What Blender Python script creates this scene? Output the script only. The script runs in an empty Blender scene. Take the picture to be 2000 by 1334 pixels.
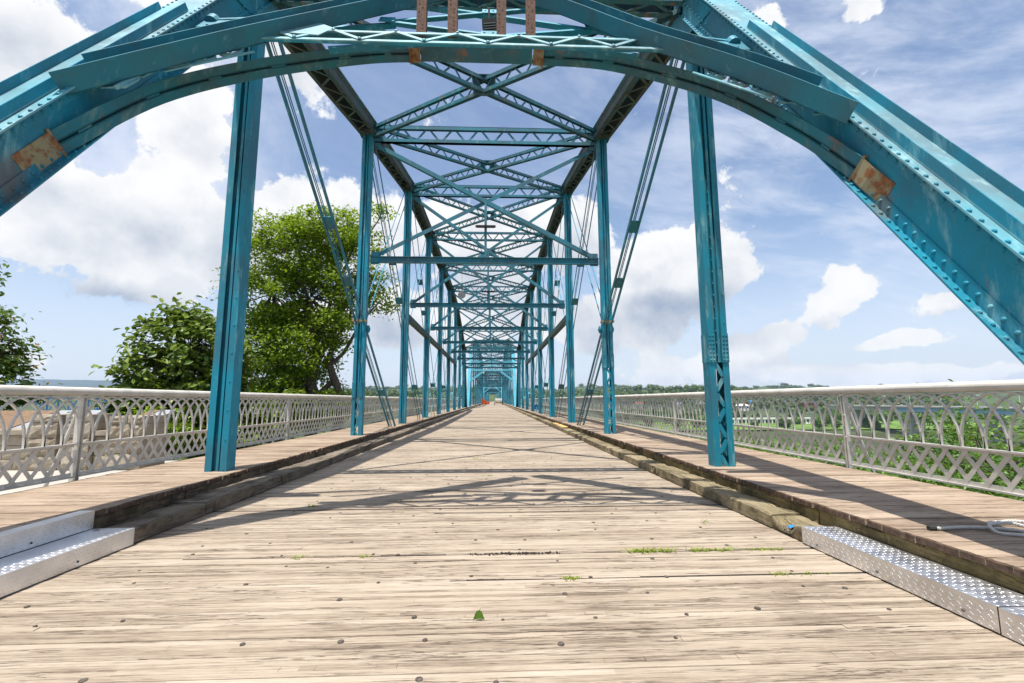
import bpy, math, random
from mathutils import Vector, Matrix, noise
R = math.radians
random.seed(7)
S = bpy.context.scene
col = S.collection

# ------------------------------------------------------------------ camera
cam = bpy.data.cameras.new('camera')
cam.lens = 15.977; cam.sensor_width = 36.0; cam.sensor_fit = 'HORIZONTAL'
cam.clip_start = 0.05; cam.clip_end = 30000
co = bpy.data.objects.new('camera', cam); col.objects.link(co)
rx = Vector((0.999172, -0.040529, -0.00357)); ry = Vector((-0.001639, -0.127789, 0.9918)); rz = Vector((-0.040653, -0.990973, -0.12775))
co.matrix_world = Matrix(((rx.x, ry.x, rz.x, 0), (rx.y, ry.y, rz.y, 0), (rx.z, ry.z, rz.z, 1.17), (0, 0, 0, 1)))
S.camera = co

# ------------------------------------------------------------------ light
SUN = Vector((-0.115, -0.21, 1.0)).normalized()
sl = bpy.data.lights.new('sun', 'SUN'); sl.energy = 5.0; sl.angle = R(0.53); sl.color = (1.0, 0.955, 0.89)
so = bpy.data.objects.new('sun', sl); col.objects.link(so)
so.rotation_euler = SUN.to_track_quat('Z', 'Y').to_euler(); so.location = SUN * 60
S.view_settings.view_transform = 'Standard'; S.view_settings.look = 'None'
S.view_settings.exposure = 0.55; S.view_settings.gamma = 1.0; S.view_settings.use_curve_mapping = False
S.render.engine = 'CYCLES'
S.cycles.max_bounces = 6; S.cycles.transparent_max_bounces = 12; S.cycles.use_denoising = True
S.cycles.volume_bounces = 0


# ------------------------------------------------------------------ node helper
class NT:
    def __init__(s, tree): s.t = tree; s.n = tree.nodes; s.l = tree.links
    def new(s, typ, **kw):
        n = s.n.new(typ)
        for k, v in kw.items(): setattr(n, k, v)
        return n
    def put(s, sock, v):
        if isinstance(v, bpy.types.NodeSocket): s.l.new(v, sock)
        elif v is not None: sock.default_value = v
    def m(s, op, a, b=None, c=None, clamp=False):
        n = s.new('ShaderNodeMath', operation=op); n.use_clamp = clamp
        s.put(n.inputs[0], a); s.put(n.inputs[1], b); s.put(n.inputs[2], c)
        return n.outputs[0]
    def v(s, op, a, b=None):
        n = s.new('ShaderNodeVectorMath', operation=op)
        s.put(n.inputs[0], a); s.put(n.inputs[1], b)
        return n.outputs['Value'] if op in ('LENGTH', 'DOT_PRODUCT') else n.outputs[0]
    def noise(s, vec, scale, detail=4, rough=.55, dist=0.0, dim='3D', w=None):
        n = s.new('ShaderNodeTexNoise', noise_dimensions=dim)
        if vec is not None: s.put(n.inputs['Vector'], vec)
        if w is not None: s.put(n.inputs['W'], w)
        n.inputs['Scale'].default_value = scale; n.inputs['Detail'].default_value = detail
        n.inputs['Roughness'].default_value = rough; n.inputs['Distortion'].default_value = dist
        return n.outputs['Fac']
    def ss(s, x, lo, hi, a=0.0, b=1.0):
        n = s.new('ShaderNodeMapRange', interpolation_type='SMOOTHSTEP')
        s.put(n.inputs[0], x); n.inputs[1].default_value = lo; n.inputs[2].default_value = hi
        n.inputs[3].default_value = a; n.inputs[4].default_value = b
        return n.outputs[0]
    def mix(s, f, a, b, blend='MIX'):
        n = s.new('ShaderNodeMix', data_type='RGBA', blend_type=blend)
        s.put(n.inputs[0], f); s.put(n.inputs[6], a if not isinstance(a, tuple) else (*a[:3], 1)); s.put(n.inputs[7], b if not isinstance(b, tuple) else (*b[:3], 1))
        return n.outputs[2]
    def ramp(s, f, stops):
        n = s.new('ShaderNodeValToRGB'); s.put(n.inputs[0], f)
        e = n.color_ramp.elements
        while len(e) < len(stops): e.new(0.5)
        for k, (p, c) in zip(e, stops): k.position = p; k.color = (*c, 1)
        return n.outputs[0]
    def xyz(s, x, y, z):
        n = s.new('ShaderNodeCombineXYZ'); s.put(n.inputs[0], x); s.put(n.inputs[1], y); s.put(n.inputs[2], z); return n.outputs[0]
    def sep(s, v):
        n = s.new('ShaderNodeSeparateXYZ'); s.put(n.inputs[0], v); return n.outputs
    def bump(s, h, strength, dist):
        n = s.new('ShaderNodeBump'); n.inputs['Strength'].default_value = strength; n.inputs['Distance'].default_value = dist
        s.put(n.inputs['Height'], h); return n.outputs[0]


# ------------------------------------------------------------------ sky with clouds (directions as azimuth from the bridge axis, elevation)
CUMULUS = [(-0.706, 0.282, 0.17, 0.101, 1.1), (-0.609, 0.467, 0.088, 0.112, 0.95), (-0.808, 0.507, 0.115, 0.097, 0.85), (-0.82, 0.367, 0.051, 0.07, 0.7), (-0.638, 0.197, 0.084, 0.044, 0.6), (-0.601, 0.643, 0.161, 0.041, 0.7), (-0.456, 0.643, 0.067, 0.045, 0.5), (0.493, 0.223, 0.112, 0.05, 0.5), (0.609, 0.132, 0.073, 0.027, 0.7), (0.708, 0.038, 0.104, 0.019, 0.8), (-0.359, 0.362, 0.164, 0.108, 1.1), (-0.511, 0.272, 0.076, 0.094, 1), (-0.615, 0.223, 0.033, 0.028, 0.8), (-0.289, 0.151, 0.152, 0.074, 0.8), (0.407, 0.273, 0.176, 0.087, 1.05), (0.298, 0.152, 0.159, 0.087, 0.9), (0.547, 0.088, 0.104, 0.047, 0.9), (0.696, 0.205, 0.042, 0.04, 1), (0.652, 0.165, 0.042, 0.03, 0.9), (0.814, 0.152, 0.05, 0.029, 1), (0.759, 0.093, 0.068, 0.022, 0.95), (0.634, 0.041, 0.132, 0.022, 0.7), (0.833, 0.039, 0.072, 0.019, 0.75), (-0.017, 0.335, 0.24, 0.097, 0.95), (-0.005, 0.181, 0.214, 0.09, 0.85), (0.602, 0.667, 0.054, 0.039, 0.7), (0.756, 0.622, 0.039, 0.03, 0.8), (0.147, 0.376, 0.104, 0.063, 0.9), (0.745, 0.528, 0.029, 0.018, 0.5), (-0.424, 0.144, 0.109, 0.06, 0.6), (-0.775, 0.065, 0.032, 0.019, 0.55), (0.396, 0.052, 0.157, 0.031, 0.6)]
BASES = [(-0.721, 0.163, 0.109, 0.034, 1.0), (0.33, 0.156, 0.167, 0.059, 0.65), (0.11, 0.214, 0.114, 0.056, 0.5), (-0.247, 0.142, 0.115, 0.043, 0.55), (-0.752, 0.306, 0.07, 0.027, 0.3), (-0.623, 0.279, 0.065, 0.026, 0.35), (0.496, 0.121, 0.101, 0.028, 0.45), (0.812, 0.13, 0.05, 0.011, 0.5), (-0.005, 0.27, 0.172, 0.055, 0.4), (0.621, 0.069, 0.095, 0.013, 0.35), (0.404, 0.205, 0.13, 0.026, 0.4), (-0.784, 0.497, 0.086, 0.04, 0.4), (-0.59, 0.435, 0.055, 0.033, 0.3), (-0.356, 0.313, 0.109, 0.04, 0.35)]
W = bpy.data.worlds.new('World'); S.world = W; W.use_nodes = True
t = NT(W.node_tree)
for n in list(t.n): t.n.remove(n)
out = t.new('ShaderNodeOutputWorld'); bg = t.new('ShaderNodeBackground'); bgc = t.new('ShaderNodeBackground')
sky = t.new('ShaderNodeTexSky', sky_type='NISHITA', sun_disc=False)
sky.sun_elevation = math.asin(SUN.z); sky.sun_rotation = math.atan2(SUN.x, SUN.y)
sky.air_density = 1.0; sky.dust_density = 1.6; sky.ozone_density = 1.0; sky.altitude = 200
bg.inputs[1].default_value = 0.125
tc = t.new('ShaderNodeTexCoord'); d = t.v('NORMALIZE', tc.outputs['Generated'])
dx, dy, dz = t.sep(d)
az = t.m('ARCTAN2', dx, dy); el = t.m('ARCSINE', dz)
wob = t.noise(d, 6.0, 8, .62); wob2 = t.noise(t.v('ADD', d, (3.1, 1.7, .4)), 5.0, 7, .6)
azw = t.m('ADD', az, t.m('MULTIPLY', t.m('SUBTRACT', wob, .5), .13)); elw = t.m('ADD', el, t.m('MULTIPLY', t.m('SUBTRACT', wob2, .5), .10))
P = t.xyz(azw, elw, 0.0)
def blobs(lst, p):
    tot = None
    for a, e, ra, re, s in lst:
        q = t.v('MULTIPLY', t.v('SUBTRACT', p, (a, e, 0)), (1 / ra, 1 / re, 0))
        g = t.ss(t.v('LENGTH', q), 0.25, 1.45, s, 0.0)
        tot = g if tot is None else t.m('ADD', tot, g)
    return tot
fine = t.noise(d, 8.0, 11, .66)
UPO = t.v('ADD', d, (0.004, 0.0, .035))
fine_up = t.noise(UPO, 8.0, 6, .6)
P_up = t.v('ADD', P, (-0.01, .035, 0.0))
def density(p, f): return t.m('ADD', blobs(CUMULUS, p), t.m('MULTIPLY', t.m('SUBTRACT', f, .5), 2.7))
dn = density(P, fine)
dn_up = density(P_up, fine_up)
cum = t.ss(dn, 0.33, 0.60)
# thin streaks of high cloud
st = t.noise(t.v('MULTIPLY', t.xyz(t.m('ADD', az, t.m('MULTIPLY', el, -.7)), t.m('ADD', el, t.m('MULTIPLY', az, .35)), 0.0), (2.6, 8.0, 1.0)), 1.5, 8, .62, .3)
side = t.ss(az, -0.1, 0.70, 0.12, 0.80)
low = t.ss(el, 0.0, 0.40, 0.78, 0.0)
veil = t.m('MULTIPLY', t.ss(st, 0.30, 0.72), side)
veil = t.m('MAXIMUM', veil, t.m('MULTIPLY', low, .85))
back = t.ss(dy, -0.2, 0.2, 0.2, 0.0)          # scattered cloud over the rest of the sky
veil = t.m('MAXIMUM', veil, t.m('MULTIPLY', back, t.ss(fine, .4, .6)))
lefthaze = t.m('MULTIPLY', t.m('MULTIPLY', t.ss(az, -.30, -.62), t.ss(el, .12, .42)), t.ss(t.noise(d, 3.2, 8, .62), .36, .60, 0.1, .85))
veil = t.m('MAXIMUM', veil, lefthaze)
cover = t.m('MAXIMUM', cum, veil, clamp=True)
base = blobs(BASES, P)
body = t.noise(d, 7.0, 8, .6)
shade = t.m('ADD', t.m('MULTIPLY', base, .7), t.m('ADD', t.ss(dn_up, .55, 1.6, 0.0, .30), t.ss(body, .42, .68, 0.0, .30)), clamp=True)
ccol = t.mix(shade, (1.0, 1.0, 1.0), (0.36, 0.44, 0.58))
ccol = t.mix(t.m('SUBTRACT', 1.0, cum), ccol, (0.80, 0.86, 1.0))
t.put(bgc.inputs[0], ccol); bgc.inputs[1].default_value = 0.70
t.put(bg.inputs[0], sky.outputs[0])
mx = t.new('ShaderNodeMixShader'); t.put(mx.inputs[0], cover); t.l.new(bg.outputs[0], mx.inputs[1]); t.l.new(bgc.outputs[0], mx.inputs[2])
t.l.new(mx.outputs[0], out.inputs[0])


# ------------------------------------------------------------------ materials
def mat(name):
    m = bpy.data.materials.new(name); m.use_nodes = True
    t = NT(m.node_tree); b = t.n['Principled BSDF']
    return m, t, b
def plain(name, c, rough=.6, metal=0.0, var=.25, scale=6, spec=.5):
    m, t, b = mat(name)
    o = t.new('ShaderNodeTexCoord').outputs['Object']
    n = t.noise(o, scale, 5)
    lo = tuple(x * (1 - var) for x in c); hi = tuple(min(1, x * (1 + var)) for x in c)
    t.put(b.inputs['Base Color'], t.ramp(n, [(.3, lo), (.7, hi)]))
    b.inputs['Roughness'].default_value = rough; b.inputs['Metallic'].default_value = metal
    b.inputs['Specular IOR Level'].default_value = spec
    return m
def paint(name, base, chalk, rust_amt=.0, dirt=.0, chalk_lo=.52, rough=.42, stains=()):
    m, t, b = mat(name)
    o = t.new('ShaderNodeTexCoord').outputs['Object']
    big = t.noise(o, .9, 6, .62); mid = t.noise(t.v('MULTIPLY', o, (1, 1, .22)), 7.0, 8, .68); fine = t.noise(o, 60, 4, .6)
    c = t.mix(t.ss(big, .38, .62), base, (base[0] + .022, base[1] * .68, base[2] * .66))
    ch = t.m('ADD', t.ss(mid, chalk_lo, chalk_lo + .2, 0, .75), t.ss(fine, .62, .75, 0, .25), clamp=True)
    c = t.mix(ch, c, chalk)
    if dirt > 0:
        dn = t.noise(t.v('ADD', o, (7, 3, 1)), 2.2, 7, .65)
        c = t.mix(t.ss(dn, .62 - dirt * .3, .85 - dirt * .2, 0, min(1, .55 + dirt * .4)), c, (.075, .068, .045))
    if rust_amt > 0:
        rn = t.noise(t.v('MULTIPLY', t.v('ADD', o, (1.3, 5.2, 2.2)), (1, 1, .5)), 4.5, 8, .7)
        rr_ = t.noise(t.v('MULTIPLY', t.v('ADD', o, (4.3, 1.2, 8.2)), (7, 7, .8)), 1.0, 6, .7)
        c = t.mix(t.m('MULTIPLY', t.ss(rr_, .60, .72, 0, .55), t.ss(rn, .46, .60)), c, (.20, .10, .045))
        c = t.mix(t.ss(rn, .74 - rust_amt, .80 - rust_amt * .6, 0, .9), c, (.26, .10, .03))
    if stains:
        sx, sy, sz = t.sep(o); wn_ = t.m('SUBTRACT', t.noise(t.v('MULTIPLY', o, (6, 6, 1.2)), 2.0, 6, .68), .5)
        for (px, py, pz, rx_, rz_) in stains:
            q = t.v('LENGTH', t.xyz(t.m('DIVIDE', t.m('SUBTRACT', sx, px), .25), t.m('DIVIDE', t.m('SUBTRACT', sy, py), rx_), t.m('DIVIDE', t.m('SUBTRACT', sz, pz), rz_)))
            c = t.mix(t.ss(t.m('ADD', q, t.m('MULTIPLY', wn_, 1.6)), .30, 1.0, .55, 0), c, (.17, .085, .035))
    t.put(b.inputs['Base Color'], c)
    t.put(b.inputs['Roughness'], t.ss(mid, .3, .8, rough - .1, rough + .25))
    t.put(b.inputs['Normal'], t.bump(t.m('ADD', fine, t.m('MULTIPLY', mid, 1.5)), .12, .004))
    b.inputs['Specular IOR Level'].default_value = .6; b.inputs['Specular Tint'].default_value = (.40, .80, .92, 1)
    return m
def wood(name, axis, lam, stops, crack=(.09, .065, .045), green=0.0, rough=.85, fineness=1.0, offs=0.0):
    m, t, b = mat(name)
    x, y, z = t.sep(t.new('ShaderNodeTexCoord').outputs['Object'])
    al, ac = (x, y) if axis == 'X' else (y, x)
    idn = t.m('FLOOR', t.m('DIVIDE', t.m('ADD', ac, offs), lam))
    wn = t.new('ShaderNodeTexWhiteNoise', noise_dimensions='1D'); t.put(wn.inputs['W'], idn); rnd = wn.outputs['Value']
    sh = t.m('ADD', al, t.m('MULTIPLY', rnd, 53.0))
    seg = t.new('ShaderNodeTexWhiteNoise', noise_dimensions='2D'); t.put(seg.inputs['Vector'], t.xyz(t.m('FLOOR', t.m('DIVIDE', sh, 1.9)), idn, 0.0)); sg = seg.outputs['Value']
    zz = t.m('MULTIPLY', z, 30.0)
    g1 = t.noise(t.xyz(t.m('MULTIPLY', sh, 2.4), t.m('MULTIPLY', ac, 62.0 * fineness), t.m('ADD', zz, t.m('MULTIPLY', sg, 20.0))), 1.0, 7, .68, .9)
    g2 = t.noise(t.xyz(t.m('MULTIPLY', sh, 9.0), t.m('MULTIPLY', ac, 150.0 * fineness), zz), 1.0, 5, .65)
    bl = t.noise(t.xyz(x, y, z), 1.3, 5, .6)
    f = t.m('ADD', t.m('MULTIPLY', g1, .55), t.m('MULTIPLY', g2, .42)); f = t.m('ADD', f, t.m('MULTIPLY', t.m('SUBTRACT', t.m('ADD', t.m('MULTIPLY', rnd, .5), t.m('MULTIPLY', sg, .5)), .5), .24)); f = t.m('ADD', f, t.m('MULTIPLY', t.m('SUBTRACT', bl, .5), .3))
    f = t.m('SUBTRACT', f, -.03)
    c = t.ramp(f, stops)
    ck = t.noise(t.xyz(t.m('MULTIPLY', sh, 1.7), t.m('MULTIPLY', ac, 34.0), t.m('ADD', zz, 9.0)), 1.0, 5, .6, .3)
    ckm = t.noise(t.xyz(t.m('MULTIPLY', sh, .8), t.m('MULTIPLY', ac, 9.0), 4.0), 1.0, 3, .5)
    line = t.m('MULTIPLY', t.ss(t.m('ABSOLUTE', t.m('SUBTRACT', ck, .5)), 0.008, 0.028, 1.0, 0.0), t.ss(ckm, .48, .57))
    c = t.mix(t.m('MULTIPLY', line, .85), c, crack)
    ck2 = t.noise(t.xyz(t.m('MULTIPLY', t.m('ADD', sh, 11.0), .8), t.m('MULTIPLY', ac, 15.0), 2.0), 1.0, 4, .55, .2)
    ck2m = t.noise(t.xyz(t.m('MULTIPLY', al, .9), t.m('MULTIPLY', ac, 4.0), 14.0), 1.0, 3, .5)
    line2 = t.m('MULTIPLY', t.ss(t.m('ABSOLUTE', t.m('SUBTRACT', ck2, .5)), 0.004, 0.012, 1.0, 0.0), t.ss(ck2m, .56, .62))
    c = t.mix(t.m('MULTIPLY', line2, .9), c, crack)
    kn = t.new('ShaderNodeTexVoronoi', feature='F1'); t.put(kn.inputs['Vector'], t.xyz(t.m('MULTIPLY', al, 2.2), t.m('MULTIPLY', ac, 5.5), 0.0)); kn.inputs['Scale'].default_value = 1.0
    c = t.mix(t.ss(kn.outputs['Distance'], .03, .10, .7, 0.0), c, (.16, .105, .07))
    if axis == 'Y' and green > 0:
        bn = t.noise(t.xyz(t.m('MULTIPLY', x, 4.0), t.m('MULTIPLY', y, 3.2), t.m('MULTIPLY', z, 3.0)), 1.0, 6, .68)
        c = t.mix(t.ss(bn, .50, .62, 0, .72), c, (.045, .033, .02))
    if green > 0:
        gn = t.noise(t.xyz(x, y, z), 3.0, 6, .65)
        c = t.mix(t.ss(gn, .42, .7, 0, green), c, (.10, .095, .025))
    t.put(b.inputs['Base Color'], c); b.inputs['Roughness'].default_value = rough; b.inputs['Specular IOR Level'].default_value = .25
    h = t.m('SUBTRACT', t.m('ADD', g1, t.m('MULTIPLY', g2, .6)), t.m('MULTIPLY', line, 1.5))
    t.put(b.inputs['Normal'], t.bump(h, .55, .006))
    return m
def leafm(name, a, b_, tips=None, trans=.35):
    m, t, b = mat(name)
    g = t.new('ShaderNodeNewGeometry').outputs['Random Per Island']
    st = [(0.0, a), (.9, b_)]
    if tips: st += [(.955, b_), (.965, tips)]
    c = t.ramp(g, st)
    t.put(b.inputs['Base Color'], c); b.inputs['Roughness'].default_value = .45; b.inputs['Specular IOR Level'].default_value = .35
    tr = t.new('ShaderNodeBsdfTranslucent'); t.put(tr.inputs[0], t.mix(.35, c, (.30, .42, .03)))
    ms = t.new('ShaderNodeMixShader'); ms.inputs[0].default_value = trans
    t.l.new(b.outputs[0], ms.inputs[1]); t.l.new(tr.outputs[0], ms.inputs[2])
    t.l.new(ms.outputs[0], t.n['Material Output'].inputs[0])
    return m
TEAL = (.010, .220, .315); CHALK = (.24, .46, .49)
M = {}
M['steel'] = paint('teal_paint', TEAL, CHALK, .08, .0, .525, .58)
M['steel_end'] = paint('stained_teal_paint', TEAL, CHALK, .08, .0, .525, .58, [(3.17, 3.03, 2.66, .11, .30), (-3.17, 3.03, 2.72, .12, .28), (3.17, 4.2, 4.3, .10, .25), (-3.17, 3.7, 3.6, .16, .14)])
M['steel_grey'] = paint('dulled_teal_paint', (.028, .175, .235), (.20, .35, .37), .09, .25, .54, .6)
M['sunlit'] = paint('sunlit_teal_paint', (.13, .36, .42), (.34, .52, .53), .04, .0, .5, .5)  # lighter teal for sun-facing parts: sunlit brightness put into the colour
M['steel_worn'] = paint('worn_teal_paint', (.008, .20, .28), (.28, .46, .45), .10, .0, .50, .58)
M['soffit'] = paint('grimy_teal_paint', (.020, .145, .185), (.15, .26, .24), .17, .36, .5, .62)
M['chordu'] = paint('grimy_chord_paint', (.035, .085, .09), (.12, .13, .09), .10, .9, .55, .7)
M['rust'], _t, _b = mat('rusty_steel')
_o = _t.new('ShaderNodeTexCoord').outputs['Object']
_t.put(_b.inputs['Base Color'], _t.mix(_t.ss(_t.noise(_o, 9, 7, .65), .40, .58), _t.ramp(_t.noise(_o, 25, 5), [(.3, (.12, .035, .012)), (.7, (.30, .115, .03))]), (.27, .235, .13)))
_b.inputs['Roughness'].default_value = .75
M['rustbar'] = plain('rust_brown_bar', (.135, .068, .044), .85, 0.0, .5, 40)
M['dark'] = plain('dark_fitting', (.025, .027, .03), .7, spec=.2)
M['glass_led'] = plain('lamp_lens', (.22, .23, .21), .7, spec=.2)
M['rail'], _t, _b = mat('grey_rail_paint')
_o = _t.new('ShaderNodeTexCoord').outputs['Object']
_c = _t.ramp(_t.noise(_o, 4, 7, .65), [(.3, (.42, .40, .355)), (.6, (.56, .535, .485)), (.8, (.62, .595, .55))])
_c = _t.mix(_t.ss(_t.noise(_t.v('ADD', _o, (3, 1, 7)), 9, 8, .7), .60, .74, 0, .7), _c, (.20, .155, .10))
_t.put(_b.inputs['Base Color'], _c); _b.inputs['Roughness'].default_value = .45
M['railrust'] = plain('rail_stain', (.35, .22, .1), .7)
M['road'] = wood('road_boards', 'X', .042, [(.25, (.052, .037, .027)), (.37, (.20, .155, .113)), (.51, (.335, .272, .205)), (.78, (.475, .405, .325))])
M['walk'] = wood('walkway_boards', 'X', .14, [(.24, (.085, .06, .04)), (.38, (.215, .155, .108)), (.54, (.345, .262, .19)), (.8, (.46, .375, .29))])
M['kerb'] = wood('kerb_timber', 'Y', .3, [(.25, (.06, .045, .026)), (.45, (.18, .142, .085)), (.6, (.30, .245, .15)), (.8, (.42, .355, .24))], (.03, .022, .014), .22, fineness=.7)
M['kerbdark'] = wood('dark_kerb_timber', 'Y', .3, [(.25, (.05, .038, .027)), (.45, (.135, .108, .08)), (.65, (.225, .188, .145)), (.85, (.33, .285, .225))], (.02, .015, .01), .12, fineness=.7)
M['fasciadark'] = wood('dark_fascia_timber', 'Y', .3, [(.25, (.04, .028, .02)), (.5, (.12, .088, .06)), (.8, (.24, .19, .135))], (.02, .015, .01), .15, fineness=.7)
M['endgrain'] = plain('board_end_grain', (.075, .045, .028), .95, 0, .6, 25)
M['fascia'] = wood('fascia_timber', 'Y', .3, [(.25, (.05, .035, .015)), (.45, (.12, .09, .038)), (.65, (.21, .16, .075)), (.85, (.29, .235, .12))], (.03, .022, .012), .3, fineness=.7)
M['newwood'] = wood('new_timber', 'Y', .3, [(.25, (.42, .24, .09)), (.5, (.62, .39, .15)), (.8, (.72, .5, .24))])
M['soil'] = plain('soil', (.022, .015, .010), .95, 0, .6, 40)
M['under'] = plain('deck_underside', (.03, .022, .016), .9)
M['bolt'] = plain('bolt_steel', (.085, .07, .055), .7, .2, .5, 60)
M['alu'], _t, _b = mat('tread_plate')
_o = _t.new('ShaderNodeTexCoord').outputs['Object']
_t.put(_b.inputs['Base Color'], _t.ramp(_t.noise(_o, 5, 6), [(.3, (.60, .60, .61)), (.7, (.78, .78, .79))]))
_b.inputs['Metallic'].default_value = 1.0
_t.put(_b.inputs['Roughness'], _t.ss(_t.noise(_o, 9, 5), .3, .7, .36, .50))
M['rope'] = plain('white_rope', (.47, .46, .43), .85, 0, .25, 90)
M['stone'], _t, _b = mat('limestone')
_o = _t.new('ShaderNodeTexCoord').outputs['Object']
_c = _t.ramp(_t.noise(_o, 2.6, 7, .65), [(.3, (.17, .13, .085)), (.5, (.30, .255, .19)), (.75, (.42, .375, .30))])
_t.put(_b.inputs['Base Color'], _c); _b.inputs['Roughness'].default_value = .9
_t.put(_b.inputs['Normal'], _t.bump(_t.noise(_o, 16, 7, .65), .8, .02))
M['mortar'] = plain('mortar', (.30, .26, .21), .95)
M['paving'] = plain('pale_paving', (.38, .35, .305), .85, 0, .12, 3)
M['corten'] = plain('brown_cover', (.17, .105, .06), .7, 0, .3, 12)
M['greycover'] = plain('grey_cover', (.29, .30, .32), .5, 0, .1, 5)
M['bark'] = plain('bark', (.10, .075, .055), .9, 0, .45, 9)
M['leaf_tall'] = leafm('tall_tree_leaves', (.085, .16, .006), (.27, .37, .012), None, .5)
M['leaf_mag'] = leafm('broad_leaves', (.04, .09, .010), (.18, .25, .03), None, .25)
M['leaf_left'] = leafm('red_tipped_leaves', (.035, .085, .012), (.11, .18, .03), (.42, .20, .07))
M['leaf_right'] = leafm('bank_leaves', (.025, .08, .010), (.11, .215, .018), None, .28)
M['leaf_shrub'] = leafm('shrub_leaves', (.10, .20, .01), (.24, .36, .02))
M['leaf_far'] = leafm('far_leaves', (.022, .055, .010), (.07, .12, .020), None, .15)
M['grassblade'] = leafm('weed_blades', (.13, .20, .012), (.34, .40, .04), (.34, .27, .10))
M['lawn'] = plain('lawn', (.10, .18, .025), .95, 0, .35, .05)
M['ground'] = plain('bank_ground', (.045, .072, .018), .95, 0, .45, .08)
M['ridge'] = plain('wooded_ridge', (.018, .042, .04), .95, 0, .4, .02)
M['water'], _t, _b = mat('river_water')
_b.inputs['Base Color'].default_value = (.05, .055, .022, 1); _b.inputs['Roughness'].default_value = .6; _b.inputs['Specular IOR Level'].default_value = .12
_t.put(_b.inputs['Normal'], _t.bump(_t.noise(_t.new('ShaderNodeTexCoord').outputs['Object'], .35, 4), .25, .4))
M['white'] = plain('white_paint', (.74, .73, .70), .6, 0, .06, 2)
M['roof'] = plain('grey_roof', (.16, .17, .19), .8)
M['redbrick'] = plain('red_brick', (.30, .10, .07), .9)
M['window'] = plain('dark_window', (.05, .06, .07), .2)
M['concrete'] = plain('concrete', (.36, .35, .33), .9, 0, .15, .3)
M['bluegirder'] = plain('pale_blue_girder', (.22, .40, .55), .6, 0, .1, .2)
M['bluesteel'] = plain('bright_blue_steel', (.02, .17, .42), .5, 0, .15, .2)
M['orange'] = plain('orange_mesh', (.80, .10, .02), .7)
M['yellow'] = plain('yellow_plastic', (.75, .45, .03), .5)
M['rubber'] = plain('rubber', (.02, .02, .02), .8)
M['blueplastic'] = plain('blue_plastic', (.02, .22, .55), .5)
M['skin'] = plain('skin', (.48, .29, .2), .6, 0, .05)
M['shirt'] = plain('pale_shirt', (.62, .52, .54), .85, 0, .06)
M['jeans'] = plain('jeans', (.06, .09, .16), .9)
M['hair'] = plain('hair', (.04, .025, .015), .7)


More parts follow.
